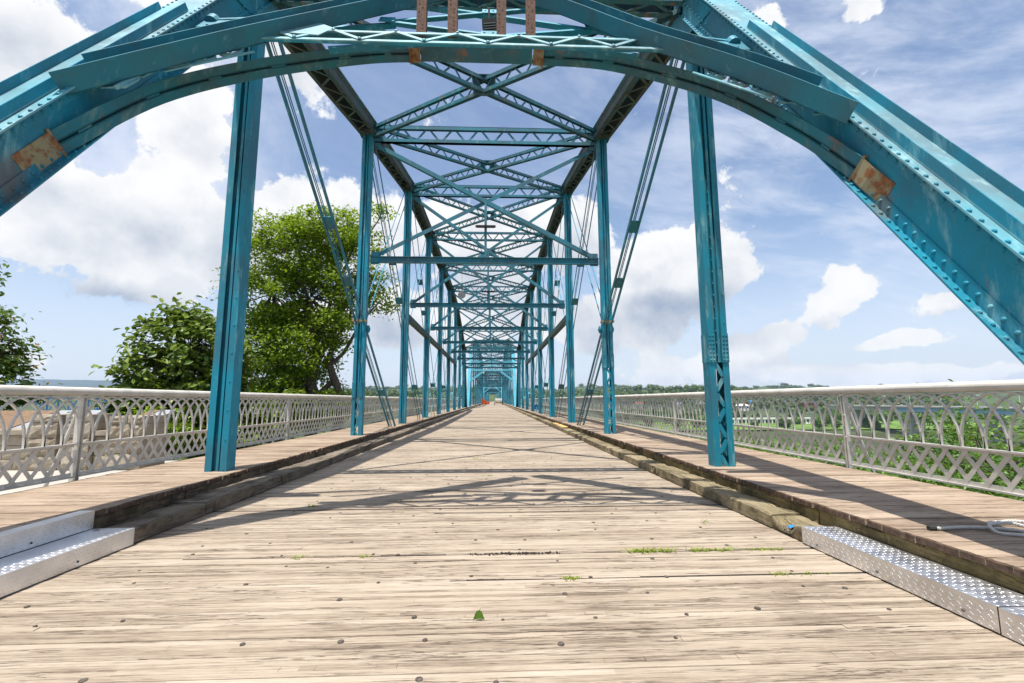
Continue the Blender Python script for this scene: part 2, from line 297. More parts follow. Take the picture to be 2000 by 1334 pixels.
# ------------------------------------------------------------------ mesh helpers
class MB:
    def __init__(s): s.v = []; s.f = []; s.mi = []; s.cur = 0
    def add(s, vs, fs):
        o = len(s.v); s.v += [tuple(p) for p in vs]; s.f += [tuple(i + o for i in f) for f in fs]; s.mi += [s.cur] * len(fs)
    def frame(s, o, a, b, c, ra, rb, rc):
        """box in the frame a,b,c (unit vectors) from origin o over ranges"""
        vs = [o + a * x + b * y + c * z for x in ra for y in rb for z in rc]
        s.add(vs, [(0, 1, 3, 2), (4, 6, 7, 5), (0, 4, 5, 1), (2, 3, 7, 6), (0, 2, 6, 4), (1, 5, 7, 3)])
    def box(s, x0, x1, y0, y1, z0, z1):
        s.frame(Vector((0, 0, 0)), Vector((1, 0, 0)), Vector((0, 1, 0)), Vector((0, 0, 1)), (x0, x1), (y0, y1), (z0, z1))
    def beam(s, p, q, w, h, up=(0, 0, 1), ext=0.0):
        p = Vector(p); q = Vector(q); dd = (q - p); L = dd.length; a = dd / L; u = Vector(up); b = a.cross(u)
        if b.length < 1e-4: b = a.cross(Vector((1, 0, 0)))
        b.normalize(); c = b.cross(a)
        s.frame(p, a, b, c, (-ext, L + ext), (-w / 2, w / 2), (-h / 2, h / 2))
    def angle(s, p, q, w, th, up=(0, 0, 1), flip=1):
        """L section along p-q"""
        p = Vector(p); q = Vector(q); dd = (q - p); L = dd.length; a = dd / L; b = a.cross(Vector(up)).normalized(); c = b.cross(a)
        s.frame(p, a, b, c, (0, L), (-w / 2, w / 2), (-th / 2, th / 2))
        e = flip * w / 2
        s.frame(p, a, b, c, (0, L), tuple(sorted((e - flip * th, e))), (-w, -th / 2))
    def lace(s, p, q, side, n, w=.05, th=.012, half=None, zig=True, nrm=None):
        """zigzag bars between two parallel lines p-q offset by +-side"""
        p = Vector(p); q = Vector(q); side = Vector(side); nn = nrm or (q - p).cross(side)
        for i in range(n):
            a = p.lerp(q, i / n); b = p.lerp(q, (i + 1) / n)
            sg = 1 if i % 2 == 0 else -1
            s.beam(a + side * sg, b - side * sg, w, th, nn)
    def rivet(s, p, n, r=.017):
        n = Vector(n).normalized(); a = n.orthogonal().normalized(); b = n.cross(a); p = Vector(p)
        vs = []
        for k in range(7):
            c = a * math.cos(k * math.tau / 7) + b * math.sin(k * math.tau / 7); vs.append(p + c * r)
        for k in range(7):
            c = a * math.cos(k * math.tau / 7) + b * math.sin(k * math.tau / 7); vs.append(p + c * r * .72 + n * r * .55)
        vs.append(p + n * r * .8)
        fs = [(k, (k + 1) % 7, 7 + (k + 1) % 7, 7 + k) for k in range(7)] + [(7 + k, 7 + (k + 1) % 7, 14) for k in range(7)]
        s.add(vs, fs)
    def rivets(s, p, q, n, sp, r=.017):
        p = Vector(p); q = Vector(q); k = max(1, int((q - p).length / sp))
        for i in range(k + 1): s.rivet(p.lerp(q, i / k), n, r)
    def tube(s, pts, r, seg=8, cap=True):
        pts = [Vector(p) for p in pts]; n = len(pts); rs = r if isinstance(r, (list, tuple)) else [r] * n
        vs = []; prev = None
        for i, p in enumerate(pts):
            dd = (pts[min(i + 1, n - 1)] - pts[max(i - 1, 0)]).normalized()
            a = dd.orthogonal().normalized() if prev is None else (prev - dd * prev.dot(dd)).normalized()
            prev = a; b = dd.cross(a)
            vs += [p + (a * math.cos(k * math.tau / seg) + b * math.sin(k * math.tau / seg)) * rs[i] for k in range(seg)]
        fs = [(i * seg + k, i * seg + (k + 1) % seg, (i + 1) * seg + (k + 1) % seg, (i + 1) * seg + k) for i in range(n - 1) for k in range(seg)]
        if cap: fs += [tuple(range(seg))[::-1], tuple((n - 1) * seg + k for k in range(seg))]
        s.add(vs, fs)
    def disc(s, c, r, n=10, z=None):
        c = Vector(c); s.add([c + Vector((math.cos(k * math.tau / n) * r, math.sin(k * math.tau / n) * r, 0)) for k in range(n)], [tuple(range(n))])
    def prism(s, poly, n0, thick):
        """polygon of points extruded by vector thick"""
        k = len(poly); th = Vector(thick); vs = [Vector(p) for p in poly] + [Vector(p) + th for p in poly]
        s.add(vs, [tuple(range(k))[::-1], tuple(range(k, 2 * k))] + [(i, (i + 1) % k, k + (i + 1) % k, k + i) for i in range(k)])
    def obj(s, name, m, parent=None, smooth=False):
        off = parent_loc(parent)
        me = bpy.data.meshes.new(name)
        me.from_pydata([(x - off.x, y - off.y, z - off.z) for x, y, z in s.v], [], s.f)
        ms = m if isinstance(m, (list, tuple)) else [m]
        for x in ms: me.materials.append(M[x] if isinstance(x, str) else x)
        if len(ms) > 1: me.polygons.foreach_set('material_index', s.mi)
        if smooth: me.polygons.foreach_set('use_smooth', [True] * len(me.polygons))
        me.update()
        o = bpy.data.objects.new(name, me); col.objects.link(o)
        if parent: o.parent = parent
        return o
def parent_loc(o):
    l = Vector((0, 0, 0))
    while o is not None: l = l + o.location; o = o.parent
    return l
def tag(o, label, cat, group=None, kind=None):
    o['label'] = label; o['category'] = cat
    if group: o['group'] = group
    if kind: o['kind'] = kind
    return o
def root(name, loc, label, cat, group=None):
    o = bpy.data.objects.new(name, None); o.location = loc; o.empty_display_size = .3; col.objects.link(o)
    return tag(o, label, cat, group)
def setting(o, kind='structure'): o['kind'] = kind; return o
def copy_tree(o, parent=None):
    c = o.copy(); col.objects.link(c)
    if parent: c.parent = parent; c.matrix_parent_inverse = o.matrix_parent_inverse.copy()
    for ch in list(o.children): copy_tree(ch, c)
    return c
V = Vector
XV, YV, ZV = V((1, 0, 0)), V((0, 1, 0)), V((0, 0, 1))

# ------------------------------------------------------------------ dimensions (metres; the road surface is z = 0, the walkways z = .27)
XC = -0.225
L_IN, L_OUT, R_IN, R_OUT = -3.35, -3.79, 2.90, 3.34      # truss chord faces
WALK = .27
KL0, KL1, KR0, KR1 = -2.96, -3.305, 2.53, 2.815             # kerb faces
EDGE_L, EDGE_R = -3.29, 2.80                              # walkway edges
RAIL_L, RAIL_R = -4.94, 4.80
END = 360.0
# ------------------------------------------------------------------ roadway
rnd = random.Random(3)
mb = MB(); lam = .042
JOINTS = {87: .038, 75: .026, 63: .006, 105: .012, 118: .04, 123: .03, 146: .035, 173: .036, 202: .03, 231: .03, 260: .03, 52: .004}
fill = MB(); fr_ = random.Random(8)
i = -30; NEAR = int(30 / lam)
while i < NEAR:
    y0 = i * lam; y1 = y0 + lam
    g = JOINTS.get(i, rnd.choice((.0006, .0006, .001, .0022)))
    zt = rnd.gauss(0, .0011)
    cuts = [KL1 - .05]
    if i in JOINTS: cuts += sorted(rnd.uniform(-2.9, 2.4) for _ in range(16))
    elif i < 260 and rnd.random() < .6: cuts.append(rnd.uniform(-2.5, 2.1))
    cuts.append(KR1 + .05)
    for a, b in zip(cuts[:-1], cuts[1:]):
        gg = g
        if i in JOINTS:
            far_ = abs((a + b) / 2 - {75: 1.2, 118: 1.2, 87: .3}.get(i, 0.0)) > {75: 1.6, 118: 1.4, 87: 2.4}.get(i, 9)
            gg = g * (rnd.uniform(.1, .3) if far_ else rnd.uniform(.5, 1.05))
        zz = zt + rnd.gauss(0, .0006)
        if i in JOINTS and g > .01 and gg > .006: fill.box(a, b, y0 - .001, y0 + gg + .002, -.05, zt - .0022)
        z0, z1 = zz + rnd.gauss(0, .0008), zz + rnd.gauss(0, .0008)
        e = .0015
        vs = [(a + .0007, y0 + gg, -.05), (b - .0007, y0 + gg, -.05), (b - .0007, y1, -.05), (a + .0007, y1, -.05),
              (a + .0007, y0 + gg, z0 - .002), (b - .0007, y0 + gg, z1 - .002), (b - .0007, y1, z1 - .002), (a + .0007, y1, z0 - .002),
              (a + .0007, y0 + gg + e, z0), (b - .0007, y0 + gg + e, z1), (b - .0007, y1 - e, z1), (a + .0007, y1 - e, z0)]
        mb.add(vs, [(0, 1, 5, 4), (2, 3, 7, 6), (1, 2, 6, 5), (3, 0, 4, 7), (4, 5, 9, 8), (5, 6, 10, 9), (6, 7, 11, 10), (7, 4, 8, 11), (8, 9, 10, 11)])
    i += 1
ye = NEAR * lam
while ye < END:
    mb.box(KL1 - .05, KR1 + .05, ye, min(END, ye + 1.25) - .012, -.05, rnd.gauss(0, .002)); ye += 1.25
road = setting(mb.obj('roadway', 'road'))
mb = MB(); mb.box(-5.15, 5.0, -3, END, -.42, -.08); setting(mb.obj('deck_underside', 'under', road))
fill.obj('joint_dirt', 'soil', road)
# recessed bolts in the boards
mb = MB()
yy = 1.3
while yy < 14:
    off = rnd.uniform(0, .6)
    xx = -2.8 + off
    while xx < 2.5:
        if rnd.random() < .6:
            bx, by = xx + rnd.uniform(-.12, .12), yy + rnd.uniform(-.05, .05)
            r = rnd.uniform(.009, .0165)
            n = 12
            mb.add([(bx + math.cos(k * math.tau / n) * r, by + math.sin(k * math.tau / n) * r, .0045) for k in range(n)] + [(bx + math.cos(k * math.tau / n) * r * 1.1, by + math.sin(k * math.tau / n) * r * 1.1, -.002) for k in range(n)],
                   [tuple(range(n))] + [(k, n + k, n + (k + 1) % n, (k + 1) % n) for k in range(n)])
        xx += rnd.choice((.42, .5, .58))
    yy += .27
mb.obj('bolt', 'bolt', road)
# earth and debris caught in the open joint
mb = MB()
for k in range(260):
    x = rnd.triangular(-.22, .52, .2); y = 3.655 + rnd.gauss(0, .012) + .004; s = rnd.uniform(.004, .011)
    p = V((x, y, .001)); a = V((rnd.gauss(0, 1), rnd.gauss(0, 1), rnd.gauss(0, .3))).normalized(); b = a.orthogonal().normalized()
    mb.add([p + a * s, p + b * s, p - a * s, p - b * s, p + ZV * s * .7], [(0, 1, 4), (1, 2, 4), (2, 3, 4), (3, 0, 4)])
o = mb.obj('dirt', 'soil'); setting(o, 'stuff'); o['label'] = 'dark dirt caught in the open joint across the roadway'; o['category'] = 'dirt'

# ------------------------------------------------------------------ walkways
def walkway(name, xa, xb, edge_low):
    r2 = random.Random(11 if edge_low else 12); mb = MB(); w = .14; y = -2.0; k = 0
    while y < END:
        near = y < 34
        step = w if near else 1.4
        z = WALK + (r2.gauss(0, .0014) if near else 0)
        j = r2.gauss(0, .006) if near else 0
        a, b = (xa + j, xb) if edge_low else (xa, xb + j)
        yb = y + step - (r2.choice((.003, .004, .007)) if near else .01)
        if y < 18:
            # several rings towards the road so that the end grain is ragged
            sx = 1 if edge_low else -1
            e0 = a if edge_low else b; e1 = b if edge_low else a
            n = 5; pts = []
            for q in range(n + 1):
                yy = y + (yb - y) * q / n
                pts.append((e0 + r2.gauss(0, .0035), yy, z - abs(r2.gauss(0, .0025))))
            vs = []
            for (px, py, pz) in pts:
                vs += [(px, py, z - .045), (px, py, pz - .006), (px + sx * .012, py, z), (e1, py, z)]
            fs = []
            for q in range(n):
                o = q * 4
                for m_ in range(3): fs.append((o + m_, o + 4 + m_, o + 5 + m_, o + 1 + m_) if edge_low else (o + m_, o + 1 + m_, o + 5 + m_, o + 4 + m_))
            fs += [(0, 1, 2, 3), (4 * n, 4 * n + 3, 4 * n + 2, 4 * n + 1)]
            mb.add(vs, fs)
            for q in range(n):
                mb.mi[-len(fs) + q * 3] = 1; mb.mi[-len(fs) + q * 3 + 1] = 1
            mb.box(min(e0 + sx * .02, e1), max(e0 + sx * .02, e1), y, yb, z - .045, z - .0001 - .004)
        else:
            mb.box(a, b, y, yb, z - .045, z)
        y += step
    return setting(mb.obj(name, ['walk', 'endgrain']))
walkway('walkway', -4.80, EDGE_L, False)
walkway('walkway', EDGE_R, 4.66, True)
# joists and outer stringer below the boards
for x0, x1 in ((-4.86, -4.74), (4.60, 4.72)):
    mb = MB(); mb.box(x0, x1, -3, END, -.1, WALK - .05); setting(mb.obj('walkway_beam', 'fascia'))

# ------------------------------------------------------------------ kerb timbers
def timber(mb, x0, x1, y0, y1, z0, z1, seed, amp=.006, step=.07, rag=1.0, notch=None):
    c = .009; prof = [(x0, z0), (x0, z1 - c * 1.4), (x0 + c * .4, z1 - c * .5), (x0 + c, z1), ((x0 + x1) / 2, z1 + .001), (x1 - c, z1), (x1 - c * .4, z1 - c * .5), (x1, z1 - c * 1.4), (x1, z0)]
    n = max(2, int((y1 - y0) / step)); k = len(prof); vs = []
    for i in range(n + 1):
        y = y0 + (y1 - y0) * i / n
        for j, (x, z) in enumerate(prof):
            nv = noise.noise(V((x * 9 + seed, y * 3.1, z * 9))); n2 = noise.noise(V((x * 25, y * 14 + seed, z * 25)))
            corner = 1.0 if j in (1, 2, 3, 5, 6, 7) else .35
            dxx = -math.copysign(1, x - (x0 + x1) / 2) * max(0, nv * .8 + n2 * .9) * amp * 2.2 * corner
            dz = -max(0, nv + n2 * .8) * amp * 2.0 * corner if z > z0 + .02 else 0
            if notch and notch[0] < y < notch[1] and z > z0 + .02:
                f = math.sin((y - notch[0]) / (notch[1] - notch[0]) * math.pi) ** .5
                if x < x0 + (x1 - x0) * .45: dz -= notch[2] * f; dxx += .05 * f
            vs.append((x + dxx, y + (n2 * .006 if 0 < i < n else 0), z + dz))
    fs = [(i * k + j, (i + 1) * k + j, (i + 1) * k + (j + 1) % k, i * k + (j + 1) % k) for i in range(n) for j in range(k)]
    fs += [tuple(range(k)), tuple(n * k + j for j in range(k))[::-1]]
    mb.add(vs, fs)
def kerb_run(name, xa, xb, ya, z0, z1, m, lens, seed, upto=62):
    r2 = random.Random(seed); mb = MB(); y = ya
    while y < upto:
        L = r2.choice(lens)
        timber(mb, xa + r2.gauss(0, .006), xb, y, min(y + L, upto) - r2.uniform(.008, .02), z0, z1 + r2.gauss(0, .004), seed + y, step=.05 if y < 16 else .4, amp=.011 if y < 30 else .002)
        y += L
    mb.box(xa, xb, upto, END, z0, z1)
    return setting(mb.obj(name, m))
ky0 = 4.22
kerb_run('kerb', KR0, KR1 - .002, ky0, .012, .128, 'kerb', (2.1, 2.6, 3.1), 5)
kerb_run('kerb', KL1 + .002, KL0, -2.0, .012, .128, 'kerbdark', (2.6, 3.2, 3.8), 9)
kerb_run('kerb', KR1, KR1 + .13, -2.0, .012, WALK - .047, 'fascia', (3.0, 3.6), 21)
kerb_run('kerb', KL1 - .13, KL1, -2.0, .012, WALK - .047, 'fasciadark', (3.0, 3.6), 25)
# the worn, rotted length of kerb beside the tread plate, and the timber that runs on below the plate
mb = MB(); timber(mb, KR0 + .004, KR1 - .002, -2.0, 4.20, .012, .118, 3.3, .009, .05, notch=(3.93, 4.19, .085))
o = mb.obj('kerb', 'kerb', None, True); setting(o); o['label'] = 'rotted length of right kerb timber with a hole beside the tread plate'
mb = MB()
for k in range(70):
    p = V((rnd.uniform(KR0 + .01, KR0 + .13), rnd.uniform(3.97, 4.16), .045 + rnd.uniform(-.01, .015))); a = V((rnd.gauss(0, 1), rnd.gauss(0, 1), rnd.gauss(0, .4))).normalized() * rnd.uniform(.006, .02); b = a.orthogonal().normalized() * .006
    mb.add([p + a, p + b, p - a, p - b], [(0, 1, 2, 3)])
o = setting(mb.obj('debris', 'bark'), 'stuff'); o['label'] = 'dead leaves and debris in the rotted hole of the right kerb'; o['category'] = 'debris'
mb = MB()
pts = [(KR0 + .03, 4.005, .06), (KR0 + .075, 4.0, .075), (KR0 + .085, 4.04, .07), (KR0 + .04, 4.045, .055)]
mb.prism(pts, None, (0.004, .006, .012))
tag(mb.obj('plastic_scrap', 'blueplastic'), 'scrap of bright blue plastic in the rotted hole of the right kerb', 'litter')
# a newer, orange piece of timber on the right
mb = MB(); timber(mb, KR1 - .22, KR1 - .003, 17.2, 20.6, .135, .17, 1.0, .001, .3)
tag(mb.obj('new_timber', 'newwood', None, True), 'short new orange-yellow timber lying on the right kerb far along', 'timber')

# ------------------------------------------------------------------ aluminium tread plates
def tread(mb, o, a, b, n, la, lb, s=.026, h=.0010):
    """raised lozenges on the plane o + a*u + b*v"""
    na, nb = int(la / s), int(lb / s)
    for i in range(na):
        for j in range(nb):
            c = o + a * ((i + .5 + .5 * (j % 2)) * s) + b * ((j + .5) * s); sg = 1 if (i + j) % 2 else -1
            d1 = (a * .83 + b * .56 * sg).normalized(); d2 = n.cross(d1)
            L, w_ = .0115, .0032
            mb.add([c - d1 * L, c + d2 * w_, c + d1 * L, c - d2 * w_, c - d1 * L * .55 + n * h, c + d1 * L * .55 + n * h], [(0, 3, 4), (0, 4, 1), (3, 2, 5), (3, 5, 4), (1, 4, 5), (1, 5, 2)])
def tread_plate(label, x_in, x_out, y0, y1, ztop, zbot, sgn, fwd_w=None):
    """an L-shaped cover: top from x_in (road side) to x_out, face down at x_in; sgn: +1 right side of the road, -1 left"""
    r_ = root('tread_plate', ((x_in + x_out) / 2, (y0 + y1) / 2, zbot), label, 'metal plate', 'tread plates on the kerbs')
    t_ = .005; s_ = .026; mb = MB()
    mb.box(min(x_in, x_out), max(x_in, x_out), y0, y1, ztop - t_, ztop)
    tread(mb, V((min(x_in, x_out), y0, ztop)), YV, XV, ZV * 1.0, y1 - y0 - s_ / 2, abs(x_out - x_in), h=.0010)
    mb.obj('top_sheet', 'alu', r_)
    mb = MB(); xa, xb = sorted((x_in, x_in + sgn * t_))
    mb.box(xa, xb, y0, y1, zbot, ztop - t_)
    tread(mb, V((x_in, y0, zbot)), YV, ZV, V((-sgn, 0, 0)), y1 - y0 - s_ / 2, ztop - zbot, h=.0018)
    mb.obj('face_sheet', 'alu', r_)
    for q in (.12, .5, .88):
        mb = MB(); yy = y0 + (y1 - y0) * q; mb.rivet((x_in - sgn * .001, yy, zbot + .035), (-sgn, 0, 0), .009); mb.obj('screw', 'bolt', r_)
    return r_
tread_plate('long tread plate over the right kerb, from the rotted timber to a joint', KR0 - .012, KR1 - .012, 2.325, 3.78, .137, .010, 1)
tread_plate('nearest tread plate on the right kerb, cut off by the frame corner', KR0 - .012, KR1 - .012, -.2, 2.318, .135, .008, 1)
tread_plate('lower tread plate on the left kerb, wide bright top step', KL0 + .012, KL1 + .04, -.2, 4.03, .138, .008, -1)
tread_plate('upper tread plate folded over the edge of the left walkway', EDGE_L + .017, EDGE_L - .10, -.2, 4.02, WALK + .012, .142, -1)

# ------------------------------------------------------------------ rope
rp = [(3.02, 3.155), (3.10, 3.15), (3.22, 3.165), (3.36, 3.155), (3.47, 3.12), (3.545, 3.06), (3.52, 2.985), (3.43, 2.975), (3.36, 3.03), (3.38, 3.10), (3.48, 3.145), (3.60, 3.14), (3.70, 3.10), (3.76, 3.15), (3.66, 3.22), (3.54, 3.235), (3.60, 3.28), (3.75, 3.26), (3.9, 3.2), (4.05, 3.22)]
def spline(pts, n):
    out_ = []; m_ = len(pts)
    for i in range(m_ - 1):
        p0, p1, p2, p3 = (V(pts[max(i - 1, 0)]), V(pts[i]), V(pts[i + 1]), V(pts[min(i + 2, m_ - 1)]))
        for k in range(n):
            u = k / n; out_.append(.5 * ((2 * p1) + (p2 - p0) * u + (2 * p0 - 5 * p1 + 4 * p2 - p3) * u * u + (3 * p1 - p0 - 3 * p2 + p3) * u ** 3))
    out_.append(V(pts[-1])); return out_
rz_ = [.283] * len(rp)
for k in (9, 10, 11): rz_[k] = .31
for k in (13, 14): rz_[k] = .305
path = spline([(x, y, z) for (x, y), z in zip(rp, rz_)], 26)
mb = MB(); acc = 0.0
strands = [[], [], []]
for i, p in enumerate(path):
    dd = (path[min(i + 1, len(path) - 1)] - path[max(i - 1, 0)]).normalized()
    if i: acc += (p - path[i - 1]).length
    a = dd.cross(ZV).normalized(); b = a.cross(dd)
    for k in range(3):
        an = acc / .055 * math.tau + k * math.tau / 3
        strands[k].append(p + (a * math.cos(an) + b * math.sin(an)) * .0056)
for s_ in strands: mb.tube(s_, .0066, 6)
rope = tag(mb.obj('rope', 'rope', None, True), 'coil of twisted white rope with a dark taped end on right walkway', 'rope')
mb = MB(); mb.tube([path[0] - V((.02, 0, 0)), path[0], path[12]], .0165, 8); mb.obj('taped_end', 'rubber', rope)

# ------------------------------------------------------------------ weeds and the leaf
def weed(x, y, wx, n, h, label, seed):
    r2 = random.Random(seed); mb = MB()
    m_ = max(2, int(wx / .02)); cs = [(x - wx + 2 * wx * (q + .5) / m_ + r2.uniform(-.006, .006), r2.uniform(.35, 1.0)) for q in range(m_)]
    for k in range(n):
        cx, cs_ = r2.choice(cs); rad = .016 * cs_ + .014
        bx = cx + r2.gauss(0, rad); by = y + r2.gauss(0, rad * .55); hh = h * cs_ * r2.uniform(.2, 1.1); a = r2.uniform(0, math.tau); lean = r2.uniform(.5, 2.2) * h * cs_
        w_ = r2.uniform(.0018, .0042)
        p0 = V((bx, by, .001)); p1 = p0 + V((math.cos(a) * lean * .45, math.sin(a) * lean * .45, hh * .8)); p2 = p0 + V((math.cos(a) * lean, math.sin(a) * lean, max(.002, hh * r2.uniform(.3, 1.0))))
        s_ = V((-math.sin(a), math.cos(a), 0)) * w_
        mb.add([p0 - s_ * .7, p0 + s_ * .7, p1 + s_, p1 - s_, p2], [(0, 1, 2, 3), (3, 2, 4)])
    return tag(mb.obj('weed_tuft', 'grassblade'), label, 'weeds', 'weeds growing in the deck joints')
weed(1.225, 3.655, .17, 230, .040, 'longest green weed tuft in the joint, right of centre', 1)
weed(1.70, 3.655, .17, 150, .032, 'green weed tuft second along the same joint, towards right kerb', 2)
weed(2.14, 3.655, .12, 120, .02, 'low mossy weed patch nearest the right kerb in the joint', 3)
weed(.52, 3.155, .06, 70, .030, 'small bushy weed tuft in front of the dirt-filled joint', 4)
weed(1.93, 3.155, .045, 36, .018, 'first of three tiny weed sprigs near the right tread plate', 5)
weed(2.12, 3.155, .025, 24, .015, 'middle one of three tiny weed sprigs near the right tread plate', 6)
weed(2.25, 3.155, .018, 24, .015, 'last of three tiny weed sprigs, closest to the right tread plate', 7)
weed(-1.45, 3.65, .03, 20, .03, 'thin weed sprig in the joint towards the left kerb', 8)
weed(-.98, 3.65, .012, 26, .022, 'sparse weed sprig between the left kerb and the dirt', 9)
weed(-2.02, 5.33, .05, 30, .055, 'weed clump in the portal shadow near the left kerb', 10)
weed(2.03, 4.45, .012, 8, .075, 'single upright weed stalk towards the rotted kerb', 11)
weed(-.10, 7.3, .09, 30, .035, 'dry weed in the shadowed joint on the roadway centreline', 12)
weed(-.35, 9.3, .03, 12, .10, 'tall thin weed stalk far along the roadway centreline', 13)
mb = MB()
c0 = V((-.076, 2.592, .004)); vs = []
for a_i in range(9):
    a = a_i / 8 * math.pi
    for q in range(3): vs.append(c0 + V((math.cos(a) * (.034 - .006 * q), math.sin(a) * .016 + .004 * q, .004 + (.020 * q) * math.sin(a) ** .5 + .001)))
mb.add(vs, [(i * 3 + q, i * 3 + 3 + q, i * 3 + 4 + q, i * 3 + 1 + q) for i in range(8) for q in range(2)])
mb.tube([V((-.076, 2.592, .05)), V((-.07, 2.585, .063)), V((-.068, 2.58, .075))], .0012, 5)
tag(mb.obj('fallen_leaf', 'leaf_right'), 'curled green leaf lying alone on the near roadway', 'leaf')

# ------------------------------------------------------------------ railings
def railing(name, x, side, ys, sp, label):
    """side: +1 right railing, -1 left; ys first post"""
    r_ = root(name, (x, ys, WALK), label, 'railing', 'railings along the walkways')
    mb = MB(); mb.tube([(x, -2.6, 1.288), (x, 30, 1.288), (x, END, 1.288)], .052, 16); mb.obj('handrail', 'rail', r_, True)
    # one panel between posts, in local coordinates
    mb = MB(); n = 27; s = sp / n; zb, zm, zt = .315, .675, 1.232
    mb.box(x - .03, x + .03, ys + .045, ys + sp - .045, zm - .012, zm + .006)
    mb.box(x - .004, x + .004, ys + .045, ys + sp - .045, zm - .035, zm - .012)
    mb.box(x - .03, x + .03, ys + .045, ys + sp - .045, zb - .03, zb - .012)
    mb.box(x - .004, x + .004, ys + .045, ys + sp - .045, zb - .012, zb + .028)
    mb.obj_rails = None
    base = mb
    arch = MB(); rad = 1.0 * s * 2
    for i in range(-4, n + 1):
        ya = ys + i * s; pts = []
        W_ = s * 4.0; hh = zt - zm - .005
        for k in range(19):
            u = k / 18; th = math.pi * (1 - u)
            yy = ya + W_ / 2 + W_ / 2 * math.copysign(abs(math.cos(th)) ** .92, math.cos(th))
            zz = zm + hh * (math.sin(th) ** .9 if math.sin(th) > 0 else 0)
            pts.append(V((x, yy, zz)))
        clip = [p for p in pts if ys + .04 < p.y < ys + sp - .04]
        o_ = ((i % 4) - 1.5) * .0045
        for p, q in zip(clip[:-1], clip[1:]): arch.beam(p + XV * o_, q + XV * o_, .024, .017, XV.cross((q - p)).normalized(), .002)
    lat = MB(); zl0, zl1 = zb - .012, zm - .012; hh = zl1 - zl0; run = .27; st = sp / 30
    for sg in (-1, 1):
        i = -8
        while i * st < sp + 1:
            y0 = ys + i * st; a = V((x, y0, zl0)); b = V((x, y0 + run, zl1))
            if sg < 0: a, b = V((x, y0 + run, zl0)), V((x, y0, zl1))
            lo, hi = ys + .05, ys + sp - .05
            ta, tb = 0.0, 1.0
            dy_ = b.y - a.y
            for lim, up in ((lo, False), (hi, True)):
                tt = (lim - a.y) / dy_
                if (dy_ > 0) != up: ta = max(ta, tt)
                else: tb = min(tb, tt)
            if tb > ta + .02:
                if True: lat.beam(a.lerp(b, ta) + XV * .004 * sg, a.lerp(b, tb) + XV * .004 * sg, .006, .043, YV.cross(XV) if False else (0, -(b.z - a.z), (b.y - a.y)))
            i += 1
    post = MB()
    post.box(x - .035, x + .035, ys - .028, ys - .018, WALK - .25, 1.245); post.box(x - .035, x + .035, ys + .018, ys + .028, WALK - .25, 1.245); post.box(x - .006, x + .006, ys - .018, ys + .018, WALK - .25, 1.245)
    post.rivet((x - side * .036, ys - .023, .95), (-side, 0, 0), .012); post.rivet((x - side * .036, ys - .023, .66), (-side, 0, 0), .012)
    post.box(x - .045, x + .045, ys - .03, ys + .03, 1.215, 1.24)
    br = MB(); br.tube([(x + side * .04, ys + .06, 1.2), (x + side * .42, ys + .06, .0)], .022, 8)
    a_ = base.obj('rail_bar', 'rail', r_); b_ = arch.obj('arch_panel', 'rail', r_); c_ = lat.obj('lattice_panel', 'rail', r_); d_ = post.obj('post', 'rail', r_); e_ = br.obj('brace', 'rail', r_)
    protos = (a_, b_, c_, d_, e_)
    kmax = int((150 - ys) / sp)
    for k in range(-1 if ys > 4 else 0, kmax):
        if k == 0: continue
        for o in protos:
            c = o.copy(); col.objects.link(c); c.parent = r_; c.location = (0, k * sp, 0)
        if k == -1: continue
    mb = MB(); y0 = ys + kmax * sp
    while y0 < END:
        mb.box(x - .02, x + .02, y0, y0 + 5.8, .66, .69); mb.box(x - .02, x + .02, y0, y0 + 5.8, .29, .32); mb.box(x - .03, x + .03, y0, y0 + .05, 0.1, 1.25)
        for q in range(24): mb.box(x - .008, x + .008, y0 + q * .24, y0 + q * .24 + .06, .3, 1.24)
        y0 += 5.8
    mb.obj('far_panel', 'rail', r_)
    return r_
railing('railing', RAIL_L, -1, 5.72, 5.60, 'pale grey arched steel railing along the left walkway, before the stone wall')
railing('railing', RAIL_R, 1, 6.09, 5.90, 'pale grey arched steel railing along the right walkway, above the river')

